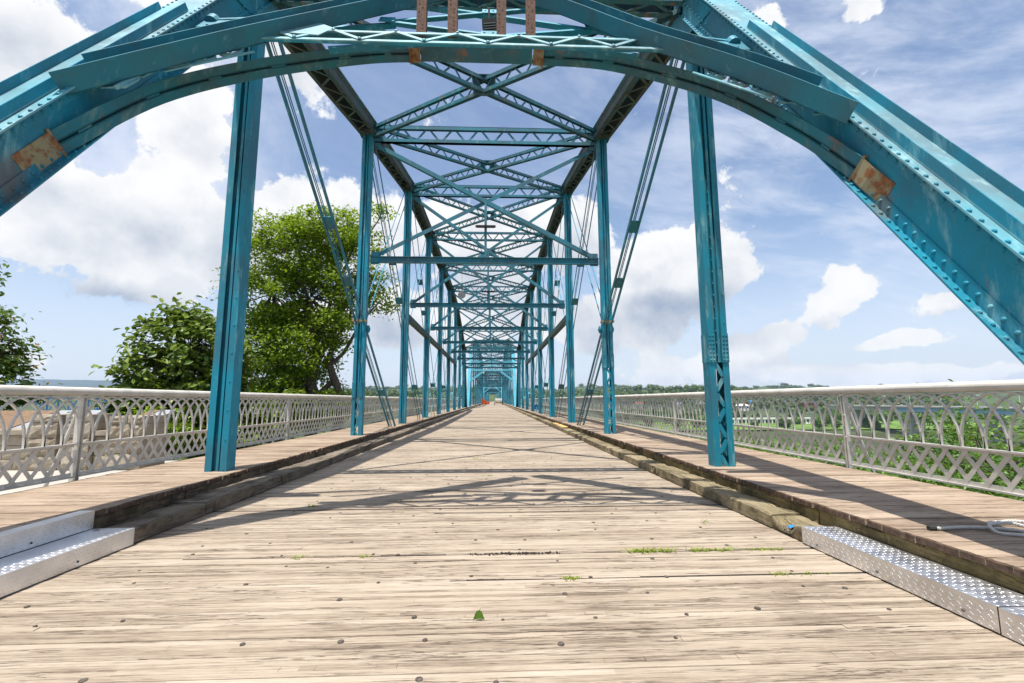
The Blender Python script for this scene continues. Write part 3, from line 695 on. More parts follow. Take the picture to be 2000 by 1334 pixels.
# ------------------------------------------------------------------ steel truss spans
def box_member(mb, p0, p1, xi, xo, depth, up, cover=.03, rivet=None, lacing=None, open_bottom=True, rr=.017, mid_rivets=True):
    """built-up member between p0,p1 (points on the cover plate line, x ignored): cover plate, two webs, angles, laced open underside"""
    p0 = V((0, p0[1], p0[2])); p1 = V((0, p1[1], p1[2])); a = (p1 - p0); L = a.length; a = a / L; n = V(up); n = (n - a * n.dot(a)).normalized()
    fr = lambda x0, x1, l0, l1, o0, o1: mb.frame(p0, XV, a, n, (x0, x1), (l0, l1), (o0, o1))
    lo, hi = min(xi, xo), max(xi, xo)
    mb.cur = 2 if rivet else 0
    fr(lo, hi, 0, L, -.012, 0)
    mb.cur = 0
    for s, e in ((1, lo), (-1, hi)):
        w0, w1 = sorted((e + s * .055, e + s * .067)); fr(w0, w1, 0, L, -depth, -.0125)
        w0, w1 = sorted((e + s * .045, e + s * .0548)); fr(w0, w1, 0, L, -.095, -.0123); fr(w0, w1, 0, L, -depth + .012, -depth + .095)
        w0, w1 = sorted((e - s * .02, e + s * .0545)); fr(w0, w1, 0, L, -depth, -depth + .0118)
        if rivet:
            x = e + s * .022
            P = lambda l, xx, o: p0 + a * l + XV * xx + n * o
            mb.rivets(P(.03, x, 0), P(L - .03, x, 0), n, rivet, rr)
            mb.rivets(P(.03, e + s * .045, -.055), P(L - .03, e + s * .045, -.055), XV * -s, rivet, rr)
            mb.rivets(P(.05, e + s * .045, -depth + .055), P(L - .03, e + s * .045, -depth + .055), XV * -s, rivet, rr)
            mb.rivets(P(.05, e + s * .012, -depth + .012), P(L - .03, e + s * .012, -depth + .012), n, rivet, rr)
            mb.rivets(P(.05, e + s * .012, -depth), P(L - .03, e + s * .012, -depth), -n, rivet * 1.5, rr)
    if lacing:
        k = max(2, int(L / lacing)); cx = (lo + hi) / 2; hw = (hi - lo) / 2 - .05
        mb.cur = 1 if len(lacing_mat) else 0
        mb.lace(p0 + XV * cx + n * (-depth - .008), p1 + XV * cx + n * (-depth - .008), XV * hw, k, .055, .012, nrm=n)
        mb.cur = 0
lacing_mat = [1]

def vertical(mb, xc, yf, z0, z1, w=.275, d=.2, splice=None, lace_to=None, rv=.17):
    h = w / 2
    for s in (-1, 1):
        a, b = sorted((xc + s * h, xc + s * (h - .012))); mb.box(a, b, yf + .012, yf + d - .012, z0, z1)
        a, b = sorted((xc + s * h, xc + s * (h - .085))); mb.box(a, b, yf, yf + .0118, z0, z1); mb.box(a, b, yf + d - .0118, yf + d, z0, z1)
    zl = lace_to if lace_to else z0
    mb.box(xc - h + .0125, xc + h - .0125, yf + .07, yf + .08, zl, z1)
    mb.box(xc - .004, xc + .030, yf + .012, yf + .0695, zl, z1)
    if rv: mb.rivets((xc - .004, yf + .035, zl + .1), (xc - .004, yf + .035, z1 - .2), (-1, 0, 0), rv, .014); mb.rivets((xc + .1, yf, zl + .15), (xc + .1, yf, z1 - .2), (0, -1, 0), rv * 2.2, .012)
    if lace_to:
        n = max(2, int((lace_to - z0) / .2)); mb.lace((xc, yf + .02, z0), (xc, yf + .02, lace_to), (.06, 0, 0), n, .055, .010, nrm=YV)
        for k in range(n + 1):
            s = 1 if k % 2 else -1
            mb.rivet((xc + s * .06, yf + .014, z0 + (lace_to - z0) * k / n), (0, -1, 0), .014)
    if splice:
        za, zb = splice
        for s in (-1, 1):
            a, b = sorted((xc + s * (h + .004), xc + s * (h - .092))); mb.box(a, b, yf - .012, yf - .0004, za, zb)
            a, b = sorted((xc + s * (h + .0004), xc + s * (h + .012))); mb.box(a, b, yf + .01, yf + d - .01, za, zb)
            for q in (.02, .065): mb.rivets((xc + s * (h - q), yf - .012, za + .03), (xc + s * (h - q), yf - .012, zb - .03), (0, -1, 0), .055, .015)

def laced_girder(mb, p, q, depth, n, ch=.085, up=(0, 0, 1), bar=.04, two=True):
    """two parallel chords (p,q on the top chord line) joined by zigzag bars"""
    p = V(p); q = V(q); u = V(up) * depth
    mb.angle(p, q, ch, .014, up, 1); mb.angle(q, p, ch, .014, up, 1)
    mb.angle(p - u, q - u, ch, .014, tuple(-V(up)), 1); mb.angle(q - u, p - u, ch, .014, tuple(-V(up)), 1)
    m_ = u * .5
    mb.lace(p - m_, q - m_, m_ * .93, n, bar, .012, nrm=(q - p).cross(V(up)))

def truss(Y0, L, n, ztop, label, near, dep=.375):
    """one span: joints 0..n at Y0+L*i, ztop[i] cover-plate heights for joints 1..n-1"""
    r_ = root('truss_span', (XC, Y0, 0), label, 'bridge span', 'truss spans of the footbridge')
    Yj = [Y0 + L * k for k in range(n + 1)]; Zt = {k + 1: z for k, z in enumerate(ztop)}
    if near:
        slope = 1.467; zf = lambda y: 4.80 + slope * (y - 4.25)
        z1 = zf(Yj[1]); y0e = Yj[0] - .1; z0 = zf(y0e)
    else:
        slope = (Zt[1] + 1.0) / L; zf = lambda y: Zt[1] + slope * (y - Yj[1]); z1 = Zt[1]; y0e = Yj[0]; z0 = zf(y0e)
    Zt[1] = z1; Zt[n - 1] = z1
    e2 = V((0, 1, slope)).normalized(); nn = V((0, -slope, 1)).normalized()
    for xi, xo, sd in ((L_IN, L_OUT, -1), (R_IN, R_OUT, 1)):
        xm = (xi + xo) / 2
        # end posts
        mb = MB(); box_member(mb, (0, y0e, z0), (0, Yj[1] + .05, z1 + .05 * slope), xi, xo, dep, nn, rivet=.105 if near else None, lacing=.5)
        mb.obj('end_post', ['steel_end' if near else 'steel', 'chordu', 'sunlit'], r_)
        mb = MB(); f0 = (0, Yj[n] + (.1 if near else 0), zf(y0e)); box_member(mb, (0, Yj[n - 1] - .05, z1 + .05 * slope), f0, xi, xo, dep, V((0, slope, 1)).normalized(), lacing=.5)
        mb.obj('end_post', ['steel_end' if near else 'steel', 'chordu', 'sunlit'], r_)
        # top chord
        mb = MB()
        for k in range(1, n - 1):
            box_member(mb, (0, Yj[k], Zt[k] + .0015 * k), (0, Yj[k + 1], Zt[k + 1] + .0015 * k), xi, xo, dep, ZV, rivet=.16 if near and k < 3 else None, lacing=.42)
            mb.box(min(xi, xo) - .004, max(xi, xo) + .004, Yj[k + 1] - .22, Yj[k + 1] + .22, Zt[k + 1] - dep - .03 - .0015 * k, Zt[k + 1] - dep + .02)
        mb.obj('top_chord', ['chordu', 'chordu', 'sunlit'], r_)
        # verticals
        for k in range(1, n):
            mb = MB()
            if near and k <= 3:
                sp = {(1, 1): (1.68, 2.08), (2, 1): (2.02, 2.40), (2, -1): (1.24, 1.66)}.get((k, sd))
                lt = sp[0] if sp else None
            else: sp = None; lt = None
            vertical(mb, xm + (.0 if near else 0), Yj[k], -.6, Zt[k] - dep + .05, splice=sp, lace_to=lt, rv=(.17 if near and k <= 4 else None))
            mb.obj('vertical_post', 'steel_worn' if near and k == 1 and sd > 0 else 'steel', r_)
        # gusset at the hip
        mb = MB()
        for s, e in ((1, min(xi, xo)), (-1, max(xi, xo))):
            x0, x1 = sorted((e + s * .036, e + s * .0448))
            mb.prism([(x0, Yj[1] - .75, z1 - .75 * slope - .09), (x0, Yj[1] - .05, z1 - .05 * slope - .10), (x0, Yj[1] + .75, Zt[1] + (Zt[2] - Zt[1]) / L * .75 - .1), (x0, Yj[1] + .75, Zt[1] + (Zt[2] - Zt[1]) / L * .75 - dep), (x0, Yj[1] + .1, z1 - dep - .5), (x0, Yj[1] - .32, z1 - dep - .68)], None, (x1 - x0, 0, 0))
            for q in range(9):
                for w_ in (0, 1): mb.rivet((x0 if s > 0 else x1, Yj[1] - .66 + q * .085 + w_ * .09, z1 - .66 * slope + q * .085 * slope - .16 - w_ * .12), (-s, 0, 0), .016)
        mb.obj('hip_gusset', 'steel', r_)
        # diagonals: pairs of eyebars over two panels with rods between them, mirrored about mid span
        def diag(ka, kb, dx=.105, w=.035, h=.085, rods=True, name='diagonal_bar', cut=None):
            s = 1 if kb > ka else -1
            a = V((xm, Yj[ka] + .1, Zt[ka] - .25)); b = V((xm, Yj[kb] + .1, -1.0))
            tt = (a.z - WALK + .05) / (a.z - b.z); b = a.lerp(b, min(1, (a.z + .45) / (a.z - b.z)))
            mb = MB()
            for q in (-1, 1): mb.beam(a + XV * q * dx, b + XV * q * dx, w, h)
            if rods:
                for q in (-.35, -.05): mb.tube([a + XV * dx * q, b + XV * dx * q], .011, 6)
            for u_ in (.30, .42, .76):
                c = a.lerp(b, u_); mb.beam(c - (b - a).normalized() * .16, c + (b - a).normalized() * .16, dx * 2 + .02, .02)
            mb.obj(name, 'steel_grey', r_)
        h2 = n // 2
        for k in range(1, h2):
            diag(k, k + 2, .105 if k < 2 else .12, .034 if k == 1 else .02, .085 if k == 1 else .06, k < 3)
            diag(n - k, n - k - 2, .1, .025, .07, False)
        # counter rods from the mid pins up to the next joint
        for k in range(2, n - 2):
            mb = MB()
            zm_ = Zt[k - 1] - .25 + (-.75 - Zt[k - 1]) * .5 if k - 1 >= 1 else 3
            for q in (-1, 1):
                if k < h2: mb.tube([(xm + q * .09, Yj[k] + .1, zm_), (xm + q * .09, Yj[k + 1], Zt[k + 1] - .3)], .016, 6)
                else: mb.tube([(xm + q * .09, Yj[k], Zt[k] - .3), (xm + q * .09, Yj[k + 1] + .1, .2)], .014, 6)
            mb.obj('counter_rod', 'steel', r_)
        # pins and clamps where diagonals cross the posts
        if near:
            mb = MB()
            a = V((xm, Yj[1] + .1, Zt[1] - .25)); b = V((xm, Yj[3] + .1, -1.0)); c = a.lerp(b, (Yj[2] - .16 - Yj[1]) / (Yj[3] - Yj[1]))
            mb.box(xm - .19, xm + .17, c.y - .03, c.y + .0, c.z - .02, c.z + .03); mb.box(xm - .19, xm + .17, c.y + .07, c.y + .1, c.z - .02, c.z + .03)
            for q in (-.04, .0): mb.box(xm + q, xm + q + .018, c.y - .045, c.y - .03, c.z - .06, c.z + .04)
            mb.obj('bar_clamp', 'rust', r_)
            mb = MB(); c2 = a.lerp(b, (Yj[2] + .1 - Yj[1]) / (Yj[3] - Yj[1]))
            for q in (-1, 1): mb.tube([(xm + q * .15, c2.y, c2.z), (xm + q * .19, c2.y, c2.z)], .1, 14); mb.tube([(xm + q * .19, c2.y, c2.z), (xm + q * .215, c2.y, c2.z)], .045, 8)
            mb.obj('pin', 'steel', r_)
        # longitudinal strut at mid height
        mb = MB(); zz = 4.45 if near else 5.4; k0, k1 = 3, n - 3
        mb.box(xm - .11, xm + .11, Yj[k0] + .2, Yj[k1], zz + .02, zz + .24)
        mb.obj('longitudinal_strut', 'chordu', r_)
    # transverse bracing
    xi0, xi1 = L_IN - .02, R_IN + .02
    zs0, zs1 = (4.93, 5.10) if near else (5.4, 5.62)
    for k in range(1, n):
        y = Yj[k] + .1; zt_ = Zt[k] - .09
        if k == 1:
            mb = MB(); zb_ = z1 + .06
            mb.box(xi0 + .05, xi1 - .05, y - .16, y - .15, zb_ - .46, zb_); mb.box(xi0 + .05, xi1 - .05, y + .15, y + .16, zb_ - .46, zb_)
            for q in (-.155, .155):
                for zq in (zb_ - .006, zb_ - .454): mb.box(xi0 + .05, xi1 - .05, y + q - math.copysign(.045, q) - .04, y + q - math.copysign(.045, q) + .04, zq - .005, zq + .005)
            for zq in (zb_ - .018, zb_ - .44): mb.lace((xi0 + .1, y, zq), (xi1 - .1, y, zq), (0, .1, 0), 16, .05, .01, nrm=ZV)
            mb.obj('hip_strut', 'soffit', r_)
        else:
            mb = MB(); laced_girder(mb, (xi0, y, zt_), (xi1, y, zt_), .5, 17, .10, bar=.055)
            mb.box(xi0, xi0 + .16, y - .012, y + .012, zt_ - .62, zt_ + .02); mb.box(xi1 - .16, xi1, y - .012, y + .012, zt_ - .62, zt_ + .02)
            mb.obj('top_strut', 'steel_grey', r_)
            mb = MB()
            mb.box(xi0 - .02, xi1 + .02, y - .06, y + .06, zs1 - .013, zs1); mb.box(xi0 - .02, xi1 + .02, y - .06, y + .06, zs0, zs0 + .013); mb.box(xi0 - .02, xi1 + .02, y - .007, y + .007, zs0 + .0135, zs1 - .0135)
            for s, e in ((1, xi0), (-1, xi1)):
                x0, x1 = sorted((e, e + s * .22)); mb.box(x0, x1, y - .022, y - .008, zs0 - .05, zs1 + .14)
            mb.obj('sway_strut', 'steel_grey', r_)
            mb = MB()
            zu = zt_ - .62
            mb.angle((xi0 + .1, y - .03, zu), (xi1 - .12, y - .03, zs1 + .03), .11, .012, (0, -1, 0), 1)
            mb.angle((xi1 - .1, y + .03, zu), (xi0 + .12, y + .03, zs1 + .03), .11, .012, (0, -1, 0), 1)
            zc = (zu + zs1) / 2
            mb.box(XC - .035, XC + .035, y - .05, y - .036, zs1, zc + .1)
            mb.box(XC - .10, XC + .10, y - .045, y + .045, zc - .1, zc + .1) if False else None
            mb.obj('sway_brace', 'steel_grey', r_)
            if near and k in (2, 3, 4):
                mb = MB(); zl = {2: 5.95, 3: 5.55, 4: 6.3}[k]
                mb.box(XC - .28, XC + .28, y - .12, y - .052, zl, zl + .05); mb.box(XC - .25, XC + .25, y - .115, y - .06, zl - .012, zl)
                mb.obj('strip_light', 'dark', r_)
        # lateral X in the top chord plane
        if k < n - 1:
            mb = MB(); ya, yb = Yj[k] + .12, Yj[k + 1] + .08; za, zb = Zt[k] - .08, Zt[k + 1] - .08
            laced_girder(mb, (xi0, ya, za), (xi1, yb, zb), .36, 30, .08, bar=.042)
            laced_girder(mb, (xi1, ya, za - .004), (xi0, yb, zb - .004), .36, 30, .08, bar=.042)
            yc, zc = (ya + yb) / 2, (za + zb) / 2
            for s in (-1, 1): mb.box(XC + s * .17 - .07, XC + s * .17 + .07, yc - .012, yc + .012, zc - .37, zc + .02)
            mb.box(XC - .26, XC + .26, yc - .12, yc + .12, zc + .005, zc + .02)
            mb.box(XC - .1, XC + .1, yc - .08, yc + .08, zc - .372, zc - .362)
            mb.obj('lateral_brace', 'soffit', r_)
    if not near:
        # simple portal with knee braces at the near end
        o_ = V((XC, Yj[1], z1)); Q = lambda x, v, o=0: V((x, 0, 0)) + V((0, Yj[1], z1)) + e2 * v + nn * o
        vs = -(z1 - 5.55) / e2.z
        for s, e in ((1, xi0), (-1, xi1)):
            mb = MB(); laced_girder(mb, Q(e, vs - 1.9, -.1), Q(e + s * 1.7, vs - .05, -.1), .28, 8, .09, up=tuple((e2 * .74 - XV * s * .67)), bar=.05)
            mb.obj('knee_brace', 'steel', r_)
        mb = MB(); laced_girder(mb, Q(xi0, vs + .35, -.1), Q(xi1, vs + .35, -.1), .35, 14, .1, up=tuple(e2), bar=.05)
        laced_girder(mb, Q(xi0, vs + 2.2, -.1), Q(xi1, vs + 2.2, -.1), .35, 14, .1, up=tuple(e2), bar=.05)
        mb.beam(Q(xi0, vs + .5, -.1), Q(xi1, vs + 2.0, -.1), .1, .02, tuple(nn)); mb.beam(Q(xi1, vs + .5, -.13), Q(xi0, vs + 2.0, -.13), .1, .02, tuple(nn))
        mb.obj('portal_strut', 'steel', r_)
    return r_, e2, nn

ZN = [7.58, 9.05, 10.25, 10.5, 10.5, 10.5, 10.25, 9.05, 7.58]
span, E2, NN = truss(.14, 6.01, 10, ZN, 'nearest blue-green truss span with the arched portal overhead', True)
ZF = [9.6, 12.0, 13.4, 13.9, 14.0, 13.9, 13.4, 12.0, 9.6]
far, _, _ = truss(62.2, 9.7, 10, ZF, 'second truss span along the bridge, seen through the nearest one', False, .5)
for k, lb in ((1, 'third truss span along the bridge, seen beyond two others'), (2, 'farthest truss span, small at the end of the roadway')):
    c = copy_tree(far); c.location = (XC, 62.2 + 99.0 * k, 0); c['label'] = lb

# ---- portal of the nearest span, drawn in the plane of its end posts: x across, v up the slope, o in front of the plane
def Q(x, v, o=0.0): return V((x, 4.25, 4.80)) + E2 * v + NN * o
def ribbon(mb, pts, o0, o1, th, out=1):
    """strip following pts (x,v) in the portal plane, from o0 to o1 across it"""
    n = len(pts); vs = []
    for i, p in enumerate(pts):
        a = pts[max(i - 1, 0)]; b = pts[min(i + 1, n - 1)]; tx, tv = b[0] - a[0], b[1] - a[1]; l = math.hypot(tx, tv); nx, nv = -tv / l, tx / l
        vs += [Q(p[0], p[1], o0), Q(p[0], p[1], o1), Q(p[0] + nx * th, p[1] + nv * th, o1), Q(p[0] + nx * th, p[1] + nv * th, o0)]
    fs = [(i * 4 + j, i * 4 + (j + 1) % 4, i * 4 + 4 + (j + 1) % 4, i * 4 + 4 + j) for i in range(n - 1) for j in range(4)] + [(3, 2, 1, 0), tuple(4 * (n - 1) + j for j in range(4))]
    mb.add(vs, fs)
AL = [(-3.385, -1.80), (-3.10, -.79), (-2.43, -.10), (-1.49, .40), (-.95, .52)]
AR = [(.56, .53), (1.36, .39), (2.29, -.35), (2.74, -1.25), (2.92, -1.98)]
def spl2(p, n): return [(q.x, q.y) for q in spline([(a, b, 0) for a, b in p], n)]
for pts, nm in ((spl2(AL, 8), 'l'), (spl2(AR, 8), 'r')):
    a_ = MB(); ribbon(a_, pts, -.165, -.250, .012); ribbon(a_, pts, -.238, -.2502, .085)
    ribbon(a_, pts, -.263, -.345, .012); ribbon(a_, pts, -.263, -.275, .085)
    for k in range(2, len(pts) - 2, 5): ribbon(a_, pts[k:k + 2], -.2504, -.2626, .06)
    arch = a_.obj('portal_arch', 'soffit', span)
    e = pts[0] if nm == 'l' else pts[-1]; g = pts[-1] if nm == 'l' else pts[0]; s = -1 if nm == 'l' else 1
    b_ = MB()
    # rusty connection plates at both ends of each half arch
    nx = (e[0] - (pts[1] if nm == 'l' else pts[-2])[0], e[1] - (pts[1] if nm == 'l' else pts[-2])[1]); l = math.hypot(*nx); dx, dv = nx[0] / l, nx[1] / l
    ribbon(b_, [e, (e[0] + dx * .02, e[1] + dv * .02)] if s > 0 else [(e[0] + dx * .02, e[1] + dv * .02), e], -.15, -.36, .16)
    ee = (e[0] + dx * .02, e[1] + dv * .02); m_ = (e[0] + dx * .17 - s * .035, e[1] + dv * .17); ff = (s * .0 + (R_IN + .05 if s > 0 else L_IN - .05), e[1] - .40)
    pl = [ee, m_, ff]; pl = pl if s > 0 else pl[::-1]
    ribbon(b_, pl, -.17, -.34, .012)
    b_.obj('arch_end_bracket', 'rust', arch)
    b_ = MB(); q0 = (g[0] - s * .11, g[1] - .0); q1 = (g[0] - s * .005, g[1] + .0)
    lo_, hi_ = sorted((q0[0], q1[0]))
    ribbon(b_, [(lo_, g[1] - .012), (hi_, g[1] - .012)], -.17, -.345, .012)
    x0, x1 = sorted((q1[0], q1[0] + s * .014)); ribbon(b_, [(x0, g[1] - .03), (x1, g[1] - .03)], -.14, -.36, .22)
    b_.obj('crown_bracket', 'rust', arch)
a_ = MB(); ribbon(a_, [(-.84, .555), (.44, .555)], -.18, -.345, .012); ribbon(a_, [(-.84, .567), (.44, .567)], -.25, -.262, .09)
a_.obj('crown_bar', 'soffit', span)
# gable rafters: a channel lying on the portal front
GL = [(-3.41, -1.45), (-2.95, -.80), (-2.45, -.13), (-1.8, .63), (-1.05, 1.5), (-.26, 2.42)]
GR = [(-.22, 2.62), (.2, 2.2), (.88, 1.36), (1.55, .28), (2.32, -.67), (2.88, -1.66)]
def offset_path(pts, w):
    r = []
    for i, p in enumerate(pts):
        a = pts[max(i - 1, 0)]; b = pts[min(i + 1, len(pts) - 1)]; tx, tv = b[0] - a[0], b[1] - a[1]; l = math.hypot(tx, tv)
        r.append((p[0] - tv / l * w, p[1] + tx / l * w))
    return r
for pts, s in ((spl2(GL, 4), -1), (spl2(GR, 4), 1)):
    a_ = MB(); ribbon(a_, pts, .125, -.05, .010); ribbon(a_, pts, -.04, -.0502, .25)
    fp = offset_path(pts, .25); fp = fp[2:] if s < 0 else fp[:-2]
    ribbon(a_, fp, .125, -.05, .010)
    a_.obj('gable_channel', 'steel_grey', span)
    a_ = MB()
    for k in range(2):
        q = (-2.17, .54, -1.80, .10) if s < 0 else (1.76, .52, 1.95, .02)
    xe = q[0]
    a_.prism([Q(q[2], q[3], .015), Q(q[2] - s * .1, q[3] + .25, .015), Q(xe - s * .12, q[1] + .12, .015), Q(xe + s * .1, q[1], .015), Q(xe + s * .25, q[3] + .1, .015)], None, NN * -.012)
    for k in range(3): a_.rivet(Q(xe - s * (.02 + .04 * k), q[1] - .1 - .08 * k, .015), NN, .016)
    a_.obj('gusset_plate', 'sunlit', span)
# laced portal strut
a_ = MB()
for v0 in (.03, .315):
    a_.cur = 1; a_.frame(Q(0, v0, 0), XV, E2, NN, (-2.6, 2.15), (-.028, .028), (-.012, 0)); a_.cur = 0
    if v0 > .1: a_.frame(Q(0, v0, 0), XV, E2, NN, (-2.6, 2.15), (-.028, .028), (-.115, -.104))
    e = .028 if v0 > .1 else -.028
    a_.frame(Q(0, v0, 0), XV, E2, NN, (-2.6, 2.15), tuple(sorted((e, e * .6))), (-.1035 if v0 > .1 else -.034, -.0125))
a_.cur = 1; nb = 13; xs0, xs1 = -2.35, 1.90
for k in range(nb):
    x0 = xs0 + (xs1 - xs0) * k / nb; x1 = xs0 + (xs1 - xs0) * (k + 1) / nb; va, vb = (.03, .315) if k % 2 else (.315, .03)
    a_.beam(Q(x0, va, .006), Q(x1, vb, .006), .045, .011, tuple(NN)); a_.rivet(Q(x0, va, .011), NN, .022)
a_.obj('portal_strut', ['steel', 'sunlit'], span)
# lattice web above the strut
a_ = MB()
for (xa, va, xb, vb, o) in ((-1.30, 1.16, 1.55, .16, -.10), (1.20, 1.14, -1.75, .16, -.115), (-1.30, 1.14, 1.2, 2.25, -.10), (1.20, 1.12, -1.5, 2.25, -.115), (-1.2, 1.2, -2.6, .7, -.13), (1.2, 1.2, 2.3, .7, -.13)):
    a_.beam(Q(xa, va, o), Q(xb, vb, o), .055, .010, tuple(NN)); a_.frame(Q(xa, va, o), (Q(xb, vb, o) - Q(xa, va, o)).normalized(), NN.cross((Q(xb, vb, o) - Q(xa, va, o)).normalized()), NN, (0, (Q(xb, vb, o) - Q(xa, va, o)).length), (.018, .028), (-.055, -.005))
for x, v in ((-1.28, 1.15), (1.2, 1.13), (-.06, .70), (-.06, 1.65)): a_.frame(Q(x, v, -.085), XV, E2, NN, (-.09, .09), (-.08, .08), (-.006, .006)); a_.rivet(Q(x - .05, v, -.08), NN, .016); a_.rivet(Q(x + .05, v, -.08), NN, .016)
a_.obj('portal_lattice', 'steel', span)
# rusty hanger bars standing on the strut
for x in (-.79, -.455, .075, .395):
    a_ = MB(); q = Q(x, .335, -.05); a_.frame(q, XV, ZV, YV, (-.047, .047), (0, .95), (-.02, .03)); a_.frame(q, XV, ZV, YV, (.047, .057), (0, .95), (-.02, .07))
    r2 = random.Random(int(x * 100))
    for k in range(16): a_.rivet(q + V((r2.choice((-.02, .02)), -.02, .05 + k * .05)), -YV, .007)
    a_.obj('hanger_bar', 'rustbar', span)
# ornamental ironwork between rafters and arch
def flat_arc(mb, cx, cv, r, a0, a1, w, o0, o1, n=14):
    pts = [(cx + r * math.cos(a0 + (a1 - a0) * k / n), cv + r * math.sin(a0 + (a1 - a0) * k / n)) for k in range(n + 1)]
    ribbon(mb, pts, o0, o1, w)
for s, c0, (ux, uv), fins in ((-1, (-2.78, -.38), (.70, .71), ((-3.16, -.83), (-3.19, -1.08))), (1, (2.36, -.67), (.66, -.75), ((2.66, -1.06), (2.86, -1.30)))):
    a_ = MB()
    for q in (-.25, -.0, .25):
        cx, cv = c0[0] + ux * q, c0[1] + uv * q
        flat_arc(a_, cx, cv, .105, 0, math.tau, .028, -.06, -.09, 18)
        for k in range(4): a_.beam(Q(cx, cv, -.066), Q(cx + .10 * math.cos(k * 1.571 + .5), cv + .10 * math.sin(k * 1.571 + .5), -.066), .026, .01, tuple(NN)); a_.rivet(Q(cx + .115 * math.cos(k * 1.571 + .5), cv + .115 * math.sin(k * 1.571 + .5), -.058), NN, .016)
    for w_ in (-.15, .15):
        ox, ov = -uv * w_, ux * w_
        a_.beam(Q(c0[0] - ux * .42 + ox, c0[1] - uv * .42 + ov, -.07), Q(c0[0] + ux * .42 + ox, c0[1] + uv * .42 + ov, -.07), .035, .012, tuple(NN))
    for cx, cv in fins:
        a_.prism([Q(cx - .11, cv - .10, -.07), Q(cx + .08, cv - .08, -.07), Q(cx + .10, cv + .10, -.07), Q(cx - .01, cv + .02, -.07)], None, NN * -.014)
        a_.beam(Q(cx + .03, cv - .12, -.065), Q(cx + .09, cv + .13, -.065), .02, .03, tuple(NN))
    a_.obj('portal_ornament', 'sunlit', span)
# tie rods with eyes pinned inside the end posts
for s, x0, x1 in ((-1, L_IN - .03, -2.1), (1, R_IN + .03, 1.6)):
    a_ = MB(); v0, v1 = (.98, 1.28) if s < 0 else (.72, 1.15)
    xe = x0 - s * .12
    a_.beam(Q(xe, v0, -.12), Q(x1, v1, -.12), .06, .05, tuple(E2)); a_.tube([Q(xe, v0 - .05, -.12), Q(xe, v0 + .05, -.12)], .075, 14); a_.tube([Q(xe, v0 + .05, -.12), Q(xe, v0 + .09, -.12)], .04, 7)
    a_.prism([Q(x0, v0 - .28, -.10), Q(x0 - s * .62, v0 - .22, -.10), Q(x0 - s * .55, v0 + .0, -.10), Q(x0, v0 + .02, -.10)], None, NN * -.012)
    for k in range(4): a_.rivet(Q(x0 - s * (.14 + k * .12), v0 - .2, -.1), NN, .016)
    a_.obj('tie_rod', 'steel', span)
# channel trays on the end posts
for s, xa, xb in ((-1, -3.745, -3.445), (1, 2.995, 3.295)):
    a_ = MB(); v0, v1 = -3.6, .90
    a_.cur = 1; a_.frame(Q(0, 0, .003), XV, E2, NN, (xa, xb), (v0, v1), (0, .010)); a_.cur = 0
    a_.frame(Q(0, 0, .003), XV, E2, NN, (xa, xa + .010), (v0, v1), (.0102, .075)); a_.frame(Q(0, 0, .003), XV, E2, NN, (xb - .010, xb), (v0, v1), (.0102, .075))
    a_.obj('channel_tray', ['steel', 'sunlit'], span)
# floodlight under the lattice
fl = root('floodlight', tuple(Q(-.06, 1.06, -.05)), 'small black floodlight hanging from the portal lattice between the rusty bars', 'floodlight')
c = Q(-.06, 1.06, -.05)
a_ = MB(); a_.box(c.x - .012, c.x + .012, c.y - .02, c.y + .02, c.z - .02, c.z + .16); a_.obj('bracket', 'dark', fl)
a_ = MB(); ax = V((.12, .10, -.98)).normalized(); bx_ = ax.cross(XV).normalized(); cx_ = ax.cross(bx_)
a_.frame(c, bx_, cx_, ax, (-.05, .05), (-.085, .085), (0, .25))
for k in range(7): a_.frame(c, bx_, cx_, ax, (-.075, -.05), (-.085, .085), (.02 + k * .033, .03 + k * .033))
a_.obj('housing', 'dark', fl)
a_ = MB(); 
for k in range(6): a_.frame(c, bx_, cx_, ax, (.0502, .056), (-.07, .07), (.06 + k * .031, .068 + k * .031))
a_.obj('lens', 'glass_led', fl)
# grey disc hung from the left chord far along
a_ = MB(); a_.tube([(-2.15, 30.18, 8.24), (-2.15, 30.22, 8.24)], .26, 20); a_.tube([(-2.15, 30.2, 8.5), (-2.15, 30.2, 9.9)], .01, 6)
tag(a_.obj('round_disc', 'roof'), 'round grey disc hung below the bracing left of centre', 'disc')

# ------------------------------------------------------------------ land, river, far ridges
def smooth(a, b, x):
    u = min(1, max(0, (x - a) / (b - a))); return u * u * (3 - 2 * u)
RIV = -28.5
def hgt(x, y):
    """terrain height relative to the roadway"""
    n1 = noise.fractal(V((x * .004, y * .004, 1.3)), 1.0, 2.0, 5); n2 = noise.fractal(V((x * .03, y * .03, 4.1)), 1.0, 2.0, 4)
    near_l = -1.2; near_r = -7.5
    s = near_l + (near_r - near_l) * smooth(-6, 16, x)
    south = s + (RIV - 4 - s) * smooth(16, 135, y - max(0, x) * -.1 + n2 * 6)
    north = RIV - 3 + 5 * smooth(372, 396, y + n2 * 5) + 10 * smooth(430, 640, y) + (27 + 16 * n1) * smooth(560, 1000, y)
    z = south if y < 240 else north
    z += n2 * .8
    z += smooth(1500, 2600, y) * (40 + 30 * n1)
    return z
def grid(name, xs, ys, m, f, smooth_=True):
    mb = MB(); nx, ny = len(xs), len(ys)
    mb.v = [(x, y, f(x, y)) for y in ys for x in xs]
    mb.f = [(j * nx + i, j * nx + i + 1, (j + 1) * nx + i + 1, (j + 1) * nx + i) for j in range(ny - 1) for i in range(nx - 1)]
    mb.mi = [0] * len(mb.f); return setting(mb.obj(name, m, None, smooth_))
xs = [-3400 + k * 85 for k in range(33)] + [-620 + k * 20 for k in range(62)] + [640 + k * 85 for k in range(34)]
